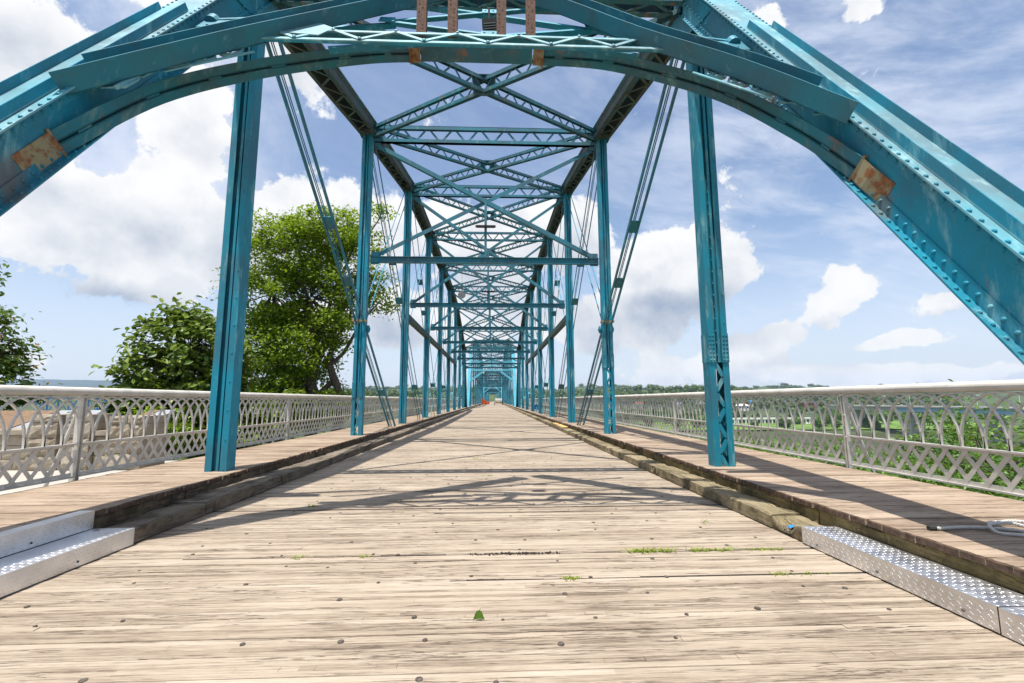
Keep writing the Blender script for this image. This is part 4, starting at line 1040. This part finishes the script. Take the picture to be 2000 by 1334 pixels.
ys = [-60 + k * 6 for k in range(30)] + [130 + k * 15 for k in range(60)] + [1040 + k * 90 for k in range(24)]
def land(x, y):
    z = hgt(x, y)
    if -40 < x < -5 and y < 15: z = min(z, -1.3)
    return z
grid('terrain', xs, ys, 'ground', land)
mb = MB(); mb.add([(-3400, 40, RIV), (3500, 40, RIV), (3500, 430, RIV), (-3400, 430, RIV)], [(0, 1, 2, 3)]); setting(mb.obj('river', 'water'))
# lawn of the riverside park on the far bank
grid('lawn', [150 + k * 14 for k in range(26)], [398 + k * 8 for k in range(12)], 'lawn', lambda x, y: land(x, y) * .15 + (RIV + 2.6 + (y - 398) * .035) * .85 + .35)
# long ridges
def ridge(x, y):
    f = noise.fractal(V((x * .0006, 2.2, 0)), 1.0, 2.0, 6)
    u = 1 - abs(y - 5000) / 600
    top = 150 + 30 * f + 105 * smooth(-1800, -4100, x)
    top *= smooth(-500, -2200, x) * .9 + .1 * smooth(1000, -500, x)
    return -30 + max(0, u) ** .8 * min(top, 285)
grid('ridge', [-7600 + k * 110 for k in range(84)], [4400, 4550, 4700, 4850, 5000, 5200, 5600], 'ridge', ridge)

# ------------------------------------------------------------------ trees
LEAFSH = [(0, -.5), (.26, -.12), (.22, .2), (0, .55), (-.22, .2), (-.26, -.12)]
def leaf(mb, p, n, a, s, wid=1.0, fold=.18):
    b = n.cross(a)
    vs = [p + a * (v * s) + b * (u * s * wid) - n * (abs(u) * s * fold * -1) - n * (abs(v) * s * .12) for u, v in LEAFSH]
    mb.add(vs, [(0, 1, 2, 3), (0, 3, 4, 5)])
def quad(mb, p, n, a, s):
    b = n.cross(a); mb.add([p - a * s * .55, p + b * s * .4, p + a * s * .6, p - b * s * .4], [(0, 1, 2, 3)])
def rvec(r2): return V((r2.gauss(0, 1), r2.gauss(0, 1), r2.gauss(0, 1))).normalized()
def limb(mb, p, q, r0, r1, r2, wig=.08, n=6):
    p = V(p); q = V(q); L = (q - p).length
    pts = [p.lerp(q, k / n) + (rvec(r2) * L * wig * math.sin(math.pi * k / n)) for k in range(n + 1)]
    mb.tube(pts, [r0 + (r1 - r0) * k / n for k in range(n + 1)], 7); return pts
def tree(name, base, lobes, m, label, seed, nleaf, size, clumps, spread, droop=.0, trunk_r=.25, fine_shape=True, group=None, cat='tree', fork=.35, twig=True, extra=None, upness=.75):
    """lobes: (dx,dy,dz,rx,ry,rz) ellipsoids relative to the base"""
    r2 = random.Random(seed); base = V(base)
    r_ = root(name, tuple(base), label, cat, group)
    tk = MB(); top = V((sum(l[0] for l in lobes) / len(lobes) * .5, sum(l[1] for l in lobes) / len(lobes) * .5, max(l[2] for l in lobes) * fork * 1.2))
    pts = limb(tk, base + V((0, 0, -.5)), base + top, trunk_r, trunk_r * .65, r2, .05)
    cl = []
    vol = [l[3] * l[4] * l[5] for l in lobes]; tv = sum(vol)
    for l, v_ in zip(lobes, vol):
        c = base + V(l[:3])
        if twig:
            st = pts[r2.randrange(3, len(pts))]; lp = limb(tk, st, c, trunk_r * .5, trunk_r * .12, r2, .09)
        k = max(2, int(clumps * (v_ / tv) ** .8 if len(lobes) > 1 else clumps))
        for q in range(k):
            dd = rvec(r2); rr = r2.uniform(.5, 1.0) ** .5
            p = c + V((dd.x * l[3], dd.y * l[4], dd.z * l[5])) * rr
            cl.append((p, dd, c))
            if twig and q % 2 == 0: limb(tk, c.lerp(p, .1), p, trunk_r * .13, trunk_r * .04, r2, .08, 3)
    if extra: extra(tk, base, r2, cl)
    tk.obj('trunk', 'bark', r_, True)
    cr = MB(); per = max(1, nleaf // len(cl))
    for p, dd, c in cl:
        sc = spread * r2.uniform(.6, 1.25)
        for k in range(int(per * r2.uniform(.6, 1.4))):
            o = V((r2.gauss(0, 1), r2.gauss(0, 1), r2.gauss(0, .6))) * sc * .55
            q = p + o + V((0, 0, -droop * o.length))
            n = (rvec(r2) * .8 + V((0, 0, upness)) + (q - c).normalized() * .35).normalized()
            a = n.cross(rvec(r2))
            if a.length < .05: continue
            a.normalize()
            s = size * r2.uniform(.65, 1.25)
            if fine_shape: leaf(cr, q, n, a, s)
            else: quad(cr, q, n, a, s)
    cr.obj('crown', m, r_)
    return r_
# tall maple-like tree with a bare curving limb, beyond the left railing
def bare(tk, base, r2, cl):
    p = [base + V((1.2, 0, -.5)), base + V((1.7, 0, 1.6)), base + V((1.45, 0, 2.9)), base + V((1.0, 0, 4.2)), base + V((1.15, 0, 5.4)), base + V((1.9, .2, 7.0)), base + V((2.0, .2, 8.6))]
    tk.tube(spline(p, 4), [.30 - .011 * k for k in range(25)], 8)
    tk.tube(spline([p[1], base + V((2.1, 0, 2.0)), base + V((2.5, 0, 2.4))], 4), .07, 6)
    for _ in range(4): cl.append((base + V((2.35 + r2.gauss(0, .3), r2.gauss(0, .3), 2.3 + r2.gauss(0, .25))), V((1, 0, 0)), base + V((2, 0, 2))))
tree('tall_tree', (-10.2, 26, -1.0), [(-2.5, 0, 8.2, 2.0, 2.6, 2.2), (-1.2, 0, 11.0, 2.5, 2.6, 1.9), (.3, .3, 12.2, 2.0, 2.2, 1.4), (2.4, 0, 11.6, 1.3, 1.6, 1.2), (2.9, 0, 9.2, 1.0, 1.4, 1.4), (-.3, 0, 8.0, 2.5, 2.5, 2.3), (-2.9, 0, 4.8, 1.7, 2.2, 1.8), (-1.0, 0, 5.0, 2.4, 2.4, 2.0), (-.6, 0, 2.3, 2.6, 2.3, 1.5), (-2.7, 0, 2.2, 1.6, 2.0, 1.5), (1.4, 0, 6.6, 1.1, 1.5, 1.3), (3.5, 0, 12.9, .6, .8, .5), (3.6, 0, 7.8, .7, .8, .5)],
     'leaf_tall', 'tall leafy green tree with a curved bare lower limb behind the left railing', 31, 60000, .19, 265, .72, .15, .34, True, extra=bare)
tree('broadleaf_tree', (-8.0, 12.6, -1.0), [(-.2, 0, 3.2, 1.35, 1.3, 1.5), (-1.0, -.1, 2.5, .95, 1.1, 1.1), (.3, .2, 3.4, .8, 1.0, 1.1), (-.15, 0, 4.4, .6, .7, .5), (-.4, -.2, 2.0, 1.4, 1.1, .7), (.35, .3, 2.4, .75, 1.0, 1.1), (.3, -.2, 1.3, 1.3, 1.0, .7), (1.5, .2, 1.2, .9, .8, .7)],
     'leaf_mag', 'rounded dark tree with big broad leaves beside the left steel post', 32, 17000, .18, 360, .30, .1, .12, True, upness=.9)
tree('red_tipped_tree', (-11.35, 10.2, -1.0), [(.0, 0, 3.5, .75, .9, .9), (-.5, 0, 5.0, .5, .8, .5), (.35, 0, 2.5, .85, 1.0, .6), (.5, .1, 3.2, .5, .7, .5), (-1.2, 0, 3.4, 1.2, 1.2, 1.5), (.1, 0, 1.6, 1.3, 1.0, .6)],
     'leaf_left', 'tree with orange-tipped young leaves cut off by the left edge', 33, 15000, .115, 220, .27, .0, .1, True)
for k, (x, y, z, s, lb) in enumerate(((-8.05, 9.6, -.1, .55, 'yellow-green shrub behind the stone wall, nearest the left frame edge'), (-7.1, 9.5, -.1, .5, 'yellow-green shrub showing between the two tall stone piers'), (-6.75, 9.9, -.1, .38, 'yellow-green shrub behind the rounded end pier of the stone wall'))):
    tree('shrub', (x, y, z), [(0, 0, .75, s, .4, .38), (s * .6, 0, .62, s * .5, .3, .3), (-s * .6, 0, .6, s * .5, .3, .3)], 'leaf_shrub', lb, 40 + k, 900, .085, 30, .16, .1, .03, True, group='shrubs behind the stone wall', cat='shrub')

# ------------------------------------------------------------------ left terrace: paving, stone wall, covers, seated person
mb = MB(); mb.box(-16, -4.88, -3, 9.2, -.35, .04); setting(mb.obj('terrace_paving', 'paving'))
def block_wall(mb, x0, x1, y0, y1, z0, z1, course, seed, bulge=.012):
    r2 = random.Random(seed); z = z0
    mb.cur = 1; mb.box(x0 + .02, x1 - .02, y0 + .02, y1 - .02, z0, z1 - .02); mb.cur = 0
    while z < z1 - .02:
        h = min(course * r2.uniform(.85, 1.15), z1 - z); x = x0
        if z1 - (z + h) < .06: h = z1 - z
        while x < x1 - .01:
            w = min(r2.uniform(.28, .55), x1 - x)
            if x1 - (x + w) < .12: w = x1 - x
            # rough-faced block: a 5x4 front with jitter
            nx, nz = 6, 4; vs = []; g = .006
            for j in range(nz + 1):
                for i in range(nx + 1):
                    ed = i in (0, nx) or j in (0, nz)
                    px = x + g + (w - 2 * g) * i / nx; pz = z + g + (h - 2 * g) * j / nz
                    vs.append((px, y0 - (0 if ed else r2.uniform(.3, 1.0) * bulge * 1.3), pz))
            k = len(vs); vs += [(x + g, y1, z + g), (x + w - g, y1, z + g), (x + w - g, y1, z + h - g), (x + g, y1, z + h - g)]
            fs = [(j * (nx + 1) + i, j * (nx + 1) + i + 1, (j + 1) * (nx + 1) + i + 1, (j + 1) * (nx + 1) + i) for j in range(nz) for i in range(nx)]
            bl_, br_, tr_, tl_ = 0, nx, nz * (nx + 1) + nx, nz * (nx + 1)
            fs += [tuple([k] + list(range(0, nx + 1))[::1] + [k + 1])[::-1], tuple([k + 3] + [tl_ + i for i in range(nx + 1)] + [k + 2]), tuple([k] + [j * (nx + 1) for j in range(nz + 1)] + [k + 3]), tuple([k + 1] + [j * (nx + 1) + nx for j in range(nz + 1)] + [k + 2])[::-1], (k, k + 3, k + 2, k + 1)]
            mb.add(vs, fs); x += w
        z += h
wall = root('stone_wall', (-7.4, 8.2, .04), 'low pale limestone block wall with piers on the left terrace', 'wall')
mb = MB(); block_wall(mb, -11.5, -7.72, 8.1, 8.5, .04, .62, .2, 1); block_wall(mb, -6.72, -6.45, 8.1, 8.5, .04, .60, .2, 2); mb.obj('low_wall', ['stone', 'mortar'], wall)
mb = MB(); mb.box(-11.5, -7.725, 8.04, 8.55, .623, .70); mb.box(-6.715, -6.455, 8.04, 8.55, .603, .68); mb.obj('coping', 'stone', wall)
for x0, x1, z1, sd in ((-7.715, -7.26, .96, 3), (-7.15, -6.73, .96, 4), (-6.45, -5.88, .93, 5)):
    mb = MB(); block_wall(mb, x0, x1, 8.0, 8.6, .04, z1, .26, sd, .03); mb.obj('pier', ['stone', 'mortar'], wall)
for k, (x0, x1, m, lb) in enumerate(((-10.6, -8.62, 'corten', 'wide sloped brown cover panel behind the low wall, nearest the frame edge'), (-8.58, -7.75, 'greycover', 'sloped pale grey cover panel left of the stone piers'), (-6.86, -6.66, 'corten', 'narrow sloped brown cover panel between the stone piers'), (-6.64, -6.38, 'greycover', 'sloped blue-grey cover panel against the end pier'))):
    mb = MB(); mb.prism([(x0, 8.58, .70), (x0, 9.5, 1.0), (x0, 9.5, .96), (x0, 8.58, .66)], None, (x1 - x0, 0, 0)); c = mb.obj('panel', m)
    c.name = 'cover_panel'; tag(c, lb, 'cover panel', 'sloped covers behind the stone wall')
# person in a pale shirt, mostly outside the left edge
def person():
    r_ = root('person', (-9.55, 8.75, .70), 'person in a pale pinkish shirt sitting on the stone wall at the left edge', 'person')
    def skin(name, pts, edges, m, rootv=0):
        me = bpy.data.meshes.new(name); me.from_pydata([p[0] for p in pts], edges, []); o = bpy.data.objects.new(name, me); col.objects.link(o); o.parent = r_
        o.modifiers.new('skin', 'SKIN'); sv = me.skin_vertices[0].data
        for i, p in enumerate(pts): sv[i].radius = (p[1], p[1] if len(p) < 3 else p[2])
        sv[rootv].use_root = True
        ss = o.modifiers.new('sub', 'SUBSURF'); ss.levels = 2; ss.render_levels = 2
        me.materials.append(M[m])
        for p in me.polygons: p.use_smooth = True
        return o
    P_ = [((0, 0, .10), .15, .12), ((0, .02, .26), .14, .11), ((.0, .05, .42), .16, .115), ((0, .06, .50), .12, .09), ((0, .05, .57), .06, .06), ((0, .03, .68), .085, .1), ((0, .03, .78), .085, .1), ((0, .03, .84), .05, .06),
          ((.19, .05, .46), .06), ((.25, -.02, .22), .048), ((.2, -.2, .12), .036), ((.18, -.27, .10), .03), ((-.19, .05, .46), .06), ((-.25, -.02, .22), .048), ((-.2, -.2, .12), .036), ((-.18, -.27, .10), .03),
          ((.11, -.08, .07), .09), ((.13, -.44, .06), .07), ((.13, -.46, -.3), .05), ((.13, -.46, -.56), .04), ((.13, -.58, -.62), .035), ((-.11, -.08, .07), .09), ((-.13, -.44, .06), .07), ((-.13, -.46, -.3), .05), ((-.13, -.46, -.56), .04), ((-.13, -.58, -.62), .035)]
    E_ = [(0, 1), (1, 2), (2, 3), (3, 4), (4, 5), (5, 6), (6, 7), (3, 8), (8, 9), (9, 10), (10, 11), (3, 12), (12, 13), (13, 14), (14, 15), (0, 16), (16, 17), (17, 18), (18, 19), (19, 20), (0, 21), (21, 22), (22, 23), (23, 24), (24, 25)]
    skin('body', P_, E_, 'skin')
    sh = [((0, 0, .08), .175, .145), ((0, .02, .26), .165, .135), ((.0, .05, .42), .185, .135), ((0, .06, .51), .13, .10), ((.19, .05, .46), .082), ((.24, .0, .28), .072), ((-.19, .05, .46), .082), ((-.24, .0, .28), .072)]
    skin('shirt', sh, [(0, 1), (1, 2), (2, 3), (3, 4), (4, 5), (3, 6), (6, 7)], 'shirt')
    tr = [((0, 0, .06), .16, .135), ((.11, -.08, .07), .105), ((.13, -.44, .06), .085), ((.13, -.46, -.3), .068), ((.13, -.46, -.52), .06), ((-.11, -.08, .07), .105), ((-.13, -.44, .06), .085), ((-.13, -.46, -.3), .068), ((-.13, -.46, -.52), .06)]
    skin('trousers', tr, [(0, 1), (1, 2), (2, 3), (3, 4), (0, 5), (5, 6), (6, 7), (7, 8)], 'jeans')
    skin('hair', [((0, .06, .70), .08, .09), ((0, .05, .82), .1, .105), ((0, .03, .88), .05, .06)], [(0, 1), (1, 2)], 'hair')
    return r_
person()

# ------------------------------------------------------------------ slope below the right side
bank = [(9.5, 17, -3.0, 2.4, 'bright green tree nearest the bridge under the right railing'), (15.5, 16, -2.0, 3.0, 'bright green tree filling the lattice at the right frame edge'), (20.5, 18.5, .6, 3.6, 'tall green tree reaching handrail height at the right frame edge'), (13, 25, -3.6, 3.2, 'leafy tree close beneath the right railing, behind the nearest one'), (20, 26, -3.4, 3.6, 'bushy tree under the right railing beside the sheds'),
        (28, 27, -1.6, 4.2, 'large tree behind the tall one at the right frame edge'), (14, 36, -4.6, 4.0, 'tree low on the slope near the right walkway, third row'), (24, 37, -5.0, 4.4, 'tree low on the slope in line with the gazebo'), (34, 38, -4.6, 4.8, 'broad tree low on the slope towards the road bridge'), (45, 41, -1.2, 5.6, 'dark leafy tree rising above the road bridge girder'),
        (16, 50, -5.2, 4.6, 'tree halfway to the water beside the right walkway'), (28, 52, -6.0, 5.2, 'tree halfway to the water, middle of the slope'), (42, 55, -6.8, 5.6, 'tree halfway to the water, outer side of the slope'), (19, 70, -6.6, 5.6, 'waterside tree nearest the bridge'), (36, 72, -7.6, 6.2, 'waterside tree in the middle of the slope'), (56, 74, -8.2, 6.8, 'waterside tree at the outer side of the slope'), (24, 95, -8.0, 6.6, 'farthest waterside tree beside the bridge'), (50, 98, -10.2, 7.2, 'farthest waterside tree away from the bridge'), (60, 57, -3.4, 6.4, 'spreading tree beyond the dark leafy one at the right frame edge'), (11, 21, 0, 2.6, 'slim tree between the first two rows beneath the right railing'), (17, 31, 0, 3.2, 'round tree between the gazebo and the right walkway'), (24, 44, 0, 4.0, 'round tree behind the gazebo on the slope'), (31, 62, 0, 5.0, 'thick tree above the waterside ones, middle of the slope'), (44, 80, 0, 6.0, 'thick waterside tree left of the water gap')]
for k, (x, y, top, r, lb) in enumerate(bank):
    q_ = x / y; top = 1.0 - (.070 + .012 * (k % 3)) * y if q_ < .84 else (1.1 - .118 * y if q_ < 1.02 else top + .8)
    zb = land(x, y); h = top - zb; n_ = y < 30
    tree('bank_tree', (x, y, zb), [(0, 0, h - r * .85, r * .7, r * .7, r * .8), (r * .45, -r * .2, h - r * 1.3, r * .6, r * .6, r * .7), (-r * .5, r * .1, h - r * 1.4, r * .6, r * .6, r * .7), (0, -r * .2, h - r * 2.1, r * .9, r * .9, r * .8)],
         'leaf_right', lb, 60 + k, 9000 if n_ else 5600, .22 if n_ else .40, 130, .95 if n_ else 1.5, .1, .2, n_, group='trees on the right slope')
mb = MB(); r2 = random.Random(5)
for k in range(34000):
    x = r2.uniform(5.5, 70) if k % 3 else r2.uniform(5.5, 22); y = r2.uniform(3, 110); z = land(x, y) + abs(r2.gauss(0, 1.0)) + .2
    n = (rvec(r2) * .8 + ZV).normalized(); a = n.cross(rvec(r2)).normalized(); quad(mb, V((x, y, z)), n, a, r2.uniform(.2, .55))
o = setting(mb.obj('undergrowth', 'leaf_right'), 'stuff'); o['label'] = 'green undergrowth covering the slope below the right railing'; o['category'] = 'undergrowth'

def house(name, x, y, z, w, d_, h, rh, label, wall_m, roof_m, group='buildings across the river', wins=4, rot=0.0, cat='house'):
    r_ = root(name, (x, y, z), label, cat, group); r_.rotation_euler = (0, 0, rot)
    L_ = lambda mb, nm, m: mb.obj(nm, m, r_)
    mb = MB(); mb.box(x - w / 2, x + w / 2, y - d_ / 2, y + d_ / 2, z - 2, z + h); L_(mb, 'wall', wall_m)
    mb = MB(); e = w * .05
    if rh > 0: mb.prism([(x - w / 2 - e, y - d_ / 2 - e, z + h + .01), (x + w / 2 + e, y - d_ / 2 - e, z + h + .01), (x + w * .3, y - d_ / 2 + d_ * .25, z + h + rh), (x - w * .3, y - d_ / 2 + d_ * .25, z + h + rh)], None, (0, d_ * .75, 0))
    else: mb.box(x - w / 2 - e, x + w / 2 + e, y - d_ / 2 - e, y + d_ / 2 + e, z + h + .01, z + h + .4)
    L_(mb, 'roof', roof_m)
    for k in range(wins):
        mb = MB(); cx = x - w / 2 + w * (k + .5) / wins; mb.box(cx - w / wins * .28, cx + w / wins * .28, y - d_ / 2 - .06, y - d_ / 2 - .01, z + h * .3, z + h * .75); L_(mb, 'window', 'window')
    return r_
house('shed', 27.5, 30.5, -15.2, 5, 5, 2.3, 1.6, 'white-roofed shed among the trees below the right railing', 'white', 'white', 'sheds on the right slope', 2, .4, 'shed')
house('shed', 36, 44, -18.4, 6, 5, 2.4, 1.4, 'grey-roofed shed farther down the right slope', 'redbrick', 'greycover', 'sheds on the right slope', 2, -.3, 'shed')
gz = root('gazebo', (22.6, 25.5, -15), 'small gazebo with a pale pointed roof below the right railing', 'gazebo')
mb = MB()
for k in range(6): a = k * math.tau / 6; mb.tube([(22.6 + 1.3 * math.cos(a), 25.5 + 1.3 * math.sin(a), -15), (22.6 + 1.3 * math.cos(a), 25.5 + 1.3 * math.sin(a), -12.6)], .07, 6)
mb.obj('column', 'white', gz)
mb = MB(); mb.add([(22.6 + 1.8 * math.cos(k * math.tau / 6), 25.5 + 1.8 * math.sin(k * math.tau / 6), -12.6) for k in range(6)] + [(22.6, 25.5, -11.5)], [(k, (k + 1) % 6, 6) for k in range(6)] + [(5, 4, 3, 2, 1, 0)]); mb.obj('roof', 'greycover', gz)

# ------------------------------------------------------------------ far bank
r2 = random.Random(77)
def far_crowns(mb, x, y, z, h, r, n, s, seed):
    q = random.Random(seed); c = V((x, y, z + h * .55))
    for k in range(n):
        dd = rvec(q); p = c + V((dd.x * r, dd.y * r, dd.z * h * .5)) * q.uniform(.65, 1.08)
        nn_ = (dd * .8 + rvec(q) * .5 + ZV * .4).normalized(); a = nn_.cross(rvec(q))
        if a.length > .05: quad(mb, p, nn_, a.normalized(), s * q.uniform(.6, 1.3))
    k = 7
    ring = [(x + r * .72 * math.cos(i * math.tau / k), y + r * .72 * math.sin(i * math.tau / k)) for i in range(k)]
    mb.add([(a, b, z + h * .22) for a, b in ring] + [(a, b, z + h * .68) for a, b in ring] + [(x, y, z + h * .9)], [(i, (i + 1) % k, k + (i + 1) % k, k + i) for i in range(k)] + [(k + i, k + (i + 1) % k, 2 * k) for i in range(k)])
mb = MB()
for k in range(900):
    y = r2.uniform(640, 1150); x = r2.uniform(-.55, 1.05) * y
    if abs(x / y) < .03: continue
    far_crowns(mb, x, y, land(x, y) - 1, r2.uniform(9, 17), r2.uniform(5, 9), 48, 2.6, k)
for k in range(330):
    y = r2.uniform(500, 650); x = r2.uniform(-.5, 1.0) * y
    if abs(x / y) < .03 or (325 < x < 370 and y < 620): continue
    if y < 560 and r2.random() < .5: continue
    far_crowns(mb, x, y, land(x, y) - 1, r2.uniform(7, 13), r2.uniform(4, 7.5), 46, 2.0, k + 20000)
o = setting(mb.obj('distant_woods', 'leaf_far'), 'stuff'); o['label'] = 'distant green woods covering the low hills across the river'; o['category'] = 'woods'
mb = MB()
for k in range(800):
    y = r2.uniform(1500, 2700); x = r2.uniform(-.7, 1.0) * y
    far_crowns(mb, x, y, land(x, y) - 1, r2.uniform(14, 22), r2.uniform(14, 26), 26, 8, k + 5000)
o = setting(mb.obj('hilltop_woods', 'leaf_far'), 'stuff'); o['label'] = 'hazy wooded hills on the horizon'; o['category'] = 'woods'
# single trees along the park
park = [(262, 402, 9), (296, 408, 11), (318, 430, 14), (352, 418, 10), (372, 440, 15), (231, 470, 12), (258, 486, 13), (288, 492, 12), (322, 480, 13), (398, 452, 16), (420, 430, 13), (205, 450, 10), (180, 470, 13), (345, 402, 7), (415, 405, 9), (440, 470, 15), (150, 440, 11), (120, 460, 13), (272, 424, 10), (305, 452, 9), (338, 456, 13), (385, 414, 12), (240, 415, 8), (360, 470, 14), (312, 408, 8), (430, 408, 12), (190, 425, 9), (165, 410, 10), (-110, 440, 12), (-150, 455, 14), (-190, 470, 12)]
for k, (x, y, h) in enumerate(park):
    z = max(land(x, y), RIV + 1.5)
    side = 'left' if x < 0 else 'right'
    r_ = root('park_tree', (x, y, z), f'park tree on the far bank, number {k + 1} counted along the lawn' if False else 'small green park tree on the far bank seen through the railing', 'tree', 'park trees on the far bank')
    mb = MB(); far_crowns(mb, x, y, z + h * .1, h, h * .48, 260, 1.5, k + 900); mb.obj('crown', 'leaf_right' if k % 2 else 'leaf_far', r_)
    mb = MB(); mb.tube([(x, y, z - 1), (x, y, z + h * .4)], [.35, .25], 6); mb.obj('trunk', 'bark', r_)
# white arcade by the park
ar = root('arcade', (300, 468, RIV + 2), 'long white colonnade along the far riverbank', 'colonnade')
mb = MB(); mb.box(232, 362, 466, 471, RIV + 8.8, RIV + 10.4); mb.obj('beam', 'white', ar)
mb = MB(); mb.box(232, 362, 470, 471, RIV, RIV + 8.7); mb.obj('back_wall', 'roof', ar)
for k in range(33):
    mb = MB(); x = 233 + k * 4.0; mb.box(x - .65, x + .65, 466.3, 467.6, RIV, RIV + 8.79); mb.obj('column', 'white', ar)
# highway bridge upstream
vb = root('road_bridge', (345, 300, RIV), 'long grey concrete road bridge with a pale blue girder beyond the park', 'bridge')
mb = MB(); mb.box(338, 356, 90, 452, -6.0, -4.9); mb.obj('deck', 'concrete', vb)
mb = MB(); mb.box(339.5, 354.5, 90, 372, -9.6, -6.02); mb.obj('girder', 'bluegirder', vb)
mb = MB(); mb.box(339.5, 354.5, 372.2, 452, -9.0, -6.02); mb.obj('girder', 'concrete', vb)
for y in (125, 185, 245, 305, 365, 425):
    mb = MB(); mb.box(341, 353, y - 1.6, y + 1.6, RIV - 3, -9.62); mb.obj('pier', 'concrete', vb)
for y in range(100, 450, 26):
    mb = MB(); mb.tube([(339, y, -4.9), (339, y, 3.2)], .14, 5); mb.tube([(339, y, 3.2), (341.5, y, 3.6)], .1, 5); mb.obj('lamp_post', 'white', vb)
mb = MB(); mb.box(337.9, 338.2, 90, 452, -3.9, -3.7); mb.box(337.9, 338.2, 90, 452, -4.4, -4.25)
mb.obj('guard_rail', 'concrete', vb)
# blue truss bridge downstream
bt = root('blue_bridge', (-383, 480, RIV), 'bright blue truss bridge far off behind the left railing', 'bridge')
mb = MB()
for z in (4.0, -8.5): mb.box(-384, -382.6, 400, 620, z, z + 1.5)
for k in range(22):
    y = 400 + k * 10; mb.beam((-383, y, -8), (-383, y, 4.5), .9, .9); mb.beam((-383, y, -8), (-383, y + 10, 4.5), .7, .7); mb.beam((-383.6, y, 4.5), (-383.6, y + 10, -8), .5, .5)
mb.obj('truss', 'bluesteel', bt)
mb = MB(); mb.box(-396, -384.2, 400, 620, -9.5, -8.2); mb.obj('deck', 'concrete', bt)
for y in (420, 500, 580):
    mb = MB(); mb.box(-394, -383, y - 2, y + 2, RIV - 3, -9.52); mb.obj('pier', 'concrete', bt)
hs = [(262, 640, 12, 10, 5, 3, 'white', 'roof', 'white gabled house on the hillside above the colonnade'), (300, 655, 11, 9, 5, 3.4, 'white', 'roof', 'second white house on the hillside, with a dark gable'), (338, 612, 14, 10, 5, 2.4, 'white', 'white', 'white-roofed riverside building beside the road bridge'), (452, 640, 16, 10, 8, 0, 'redbrick', 'white', 'red brick building with white trim above the road bridge'),
      (212, 660, 12, 9, 5, 3, 'white', 'redbrick', 'small pale house with a reddish roof among the hill trees'), (178, 800, 34, 12, 6, 0, 'white', 'white', 'long flat white building at the edge of the hill woods'), (405, 700, 12, 10, 5, 3, 'white', 'bluesteel', 'pale house with a blue roof on the hillside')]
for k, (x, y, w, d_, h, rh, wm, rm, lb) in enumerate(hs):
    house('house', x, y, land(x, y) + 4, w, d_, h, rh, lb, wm, rm, wins=4 if w < 20 else 8)
cr_ = root('parked_car', (318, 452, RIV + 4), 'small white car on the road beside the park lawn', 'car')
mb = MB(); x, y, z = 318, 452, RIV + 4.4; mb.prism([(x - 2.2, y, z + .35), (x + 2.2, y, z + .35), (x + 2.2, y, z + .95), (x + 1.2, y, z + 1.05), (x + .6, y, z + 1.6), (x - 1.2, y, z + 1.6), (x - 2.1, y, z + 1.0)], None, (0, 1.7, 0)); mb.obj('body', 'white', cr_)
for s in (-1.35, 1.35): mb = MB(); mb.tube([(x + s, y - .02, z + .35), (x + s, y + .2, z + .35)], .34, 10); mb.obj('wheel', 'rubber', cr_)

# ------------------------------------------------------------------ works far along the deck
br_ = root('safety_barrier', (-2.35, 122, 0), 'orange safety mesh barrier far along the left side of the roadway', 'barrier')
mb = MB(); mb.prism([(-3.2, 122, .1), (-.95, 122, .1), (-1.35, 122, .75), (-2.3, 122, 1.2), (-3.1, 122, 1.75)], None, (0, .05, 0)); mb.obj('mesh', 'orange', br_)
for x, h in ((-3.1, 1.8), (-2.3, 1.3), (-1.2, .8)): mb = MB(); mb.tube([(x, 122.1, 0), (x, 122.1, h)], .04, 6); mb.obj('post', 'dark', br_)
ct = root('works_cart', (1.3, 112, 0), 'small wheeled works trailer with a white tank and yellow lamp on the roadway', 'trailer')
mb = MB(); mb.box(.25, 2.3, 111.5, 113.2, .42, .56); mb.beam((1.3, 111.5, .45), (1.3, 110.2, .4), .08, .08); mb.obj('chassis', 'dark', ct)
mb = MB(); mb.box(.45, 2.1, 111.8, 113.0, .57, 1.6); mb.obj('tank', 'white', ct)
mb = MB(); mb.box(1.0, 1.45, 111.5, 111.75, .57, .85); mb.obj('lamp', 'yellow', ct)
for x in (.3, 2.25): mb = MB(); mb.tube([(x - .08, 112.3, .26), (x + .08, 112.3, .26)], .26, 14); mb.obj('wheel', 'rubber', ct)
bb = root('blue_bin', (4.1, 44, WALK), 'small blue plastic bin on the right walkway, far along', 'bin')
mb = MB(); mb.prism([(3.85, 43.8, WALK), (4.35, 43.8, WALK), (4.42, 43.8, WALK + .42), (3.78, 43.8, WALK + .42)], None, (0, .5, 0)); mb.obj('body', 'blueplastic', bb)
mb = MB(); mb.box(3.74, 4.46, 43.76, 44.34, WALK + .425, WALK + .47); mb.obj('lid', 'blueplastic', bb)

# ------------------------------------------------------------------ thin summer haze
hm = bpy.data.materials.new('haze_air'); hm.use_nodes = True; ht = hm.node_tree
ht.nodes.remove(ht.nodes['Principled BSDF'])
pv = ht.nodes.new('ShaderNodeVolumePrincipled'); pv.inputs['Color'].default_value = (.62, .78, 1.0, 1); pv.inputs['Density'].default_value = 8e-5; pv.inputs['Anisotropy'].default_value = 0.2
ht.links.new(pv.outputs[0], ht.nodes['Material Output'].inputs['Volume'])
M['haze'] = hm
mb = MB(); mb.box(-7800, 7800, -300, 5900, -60, 272)
o = setting(mb.obj('haze', 'haze'), 'stuff'); o['label'] = 'thin blue summer haze over the far ridges'; o['category'] = 'haze'
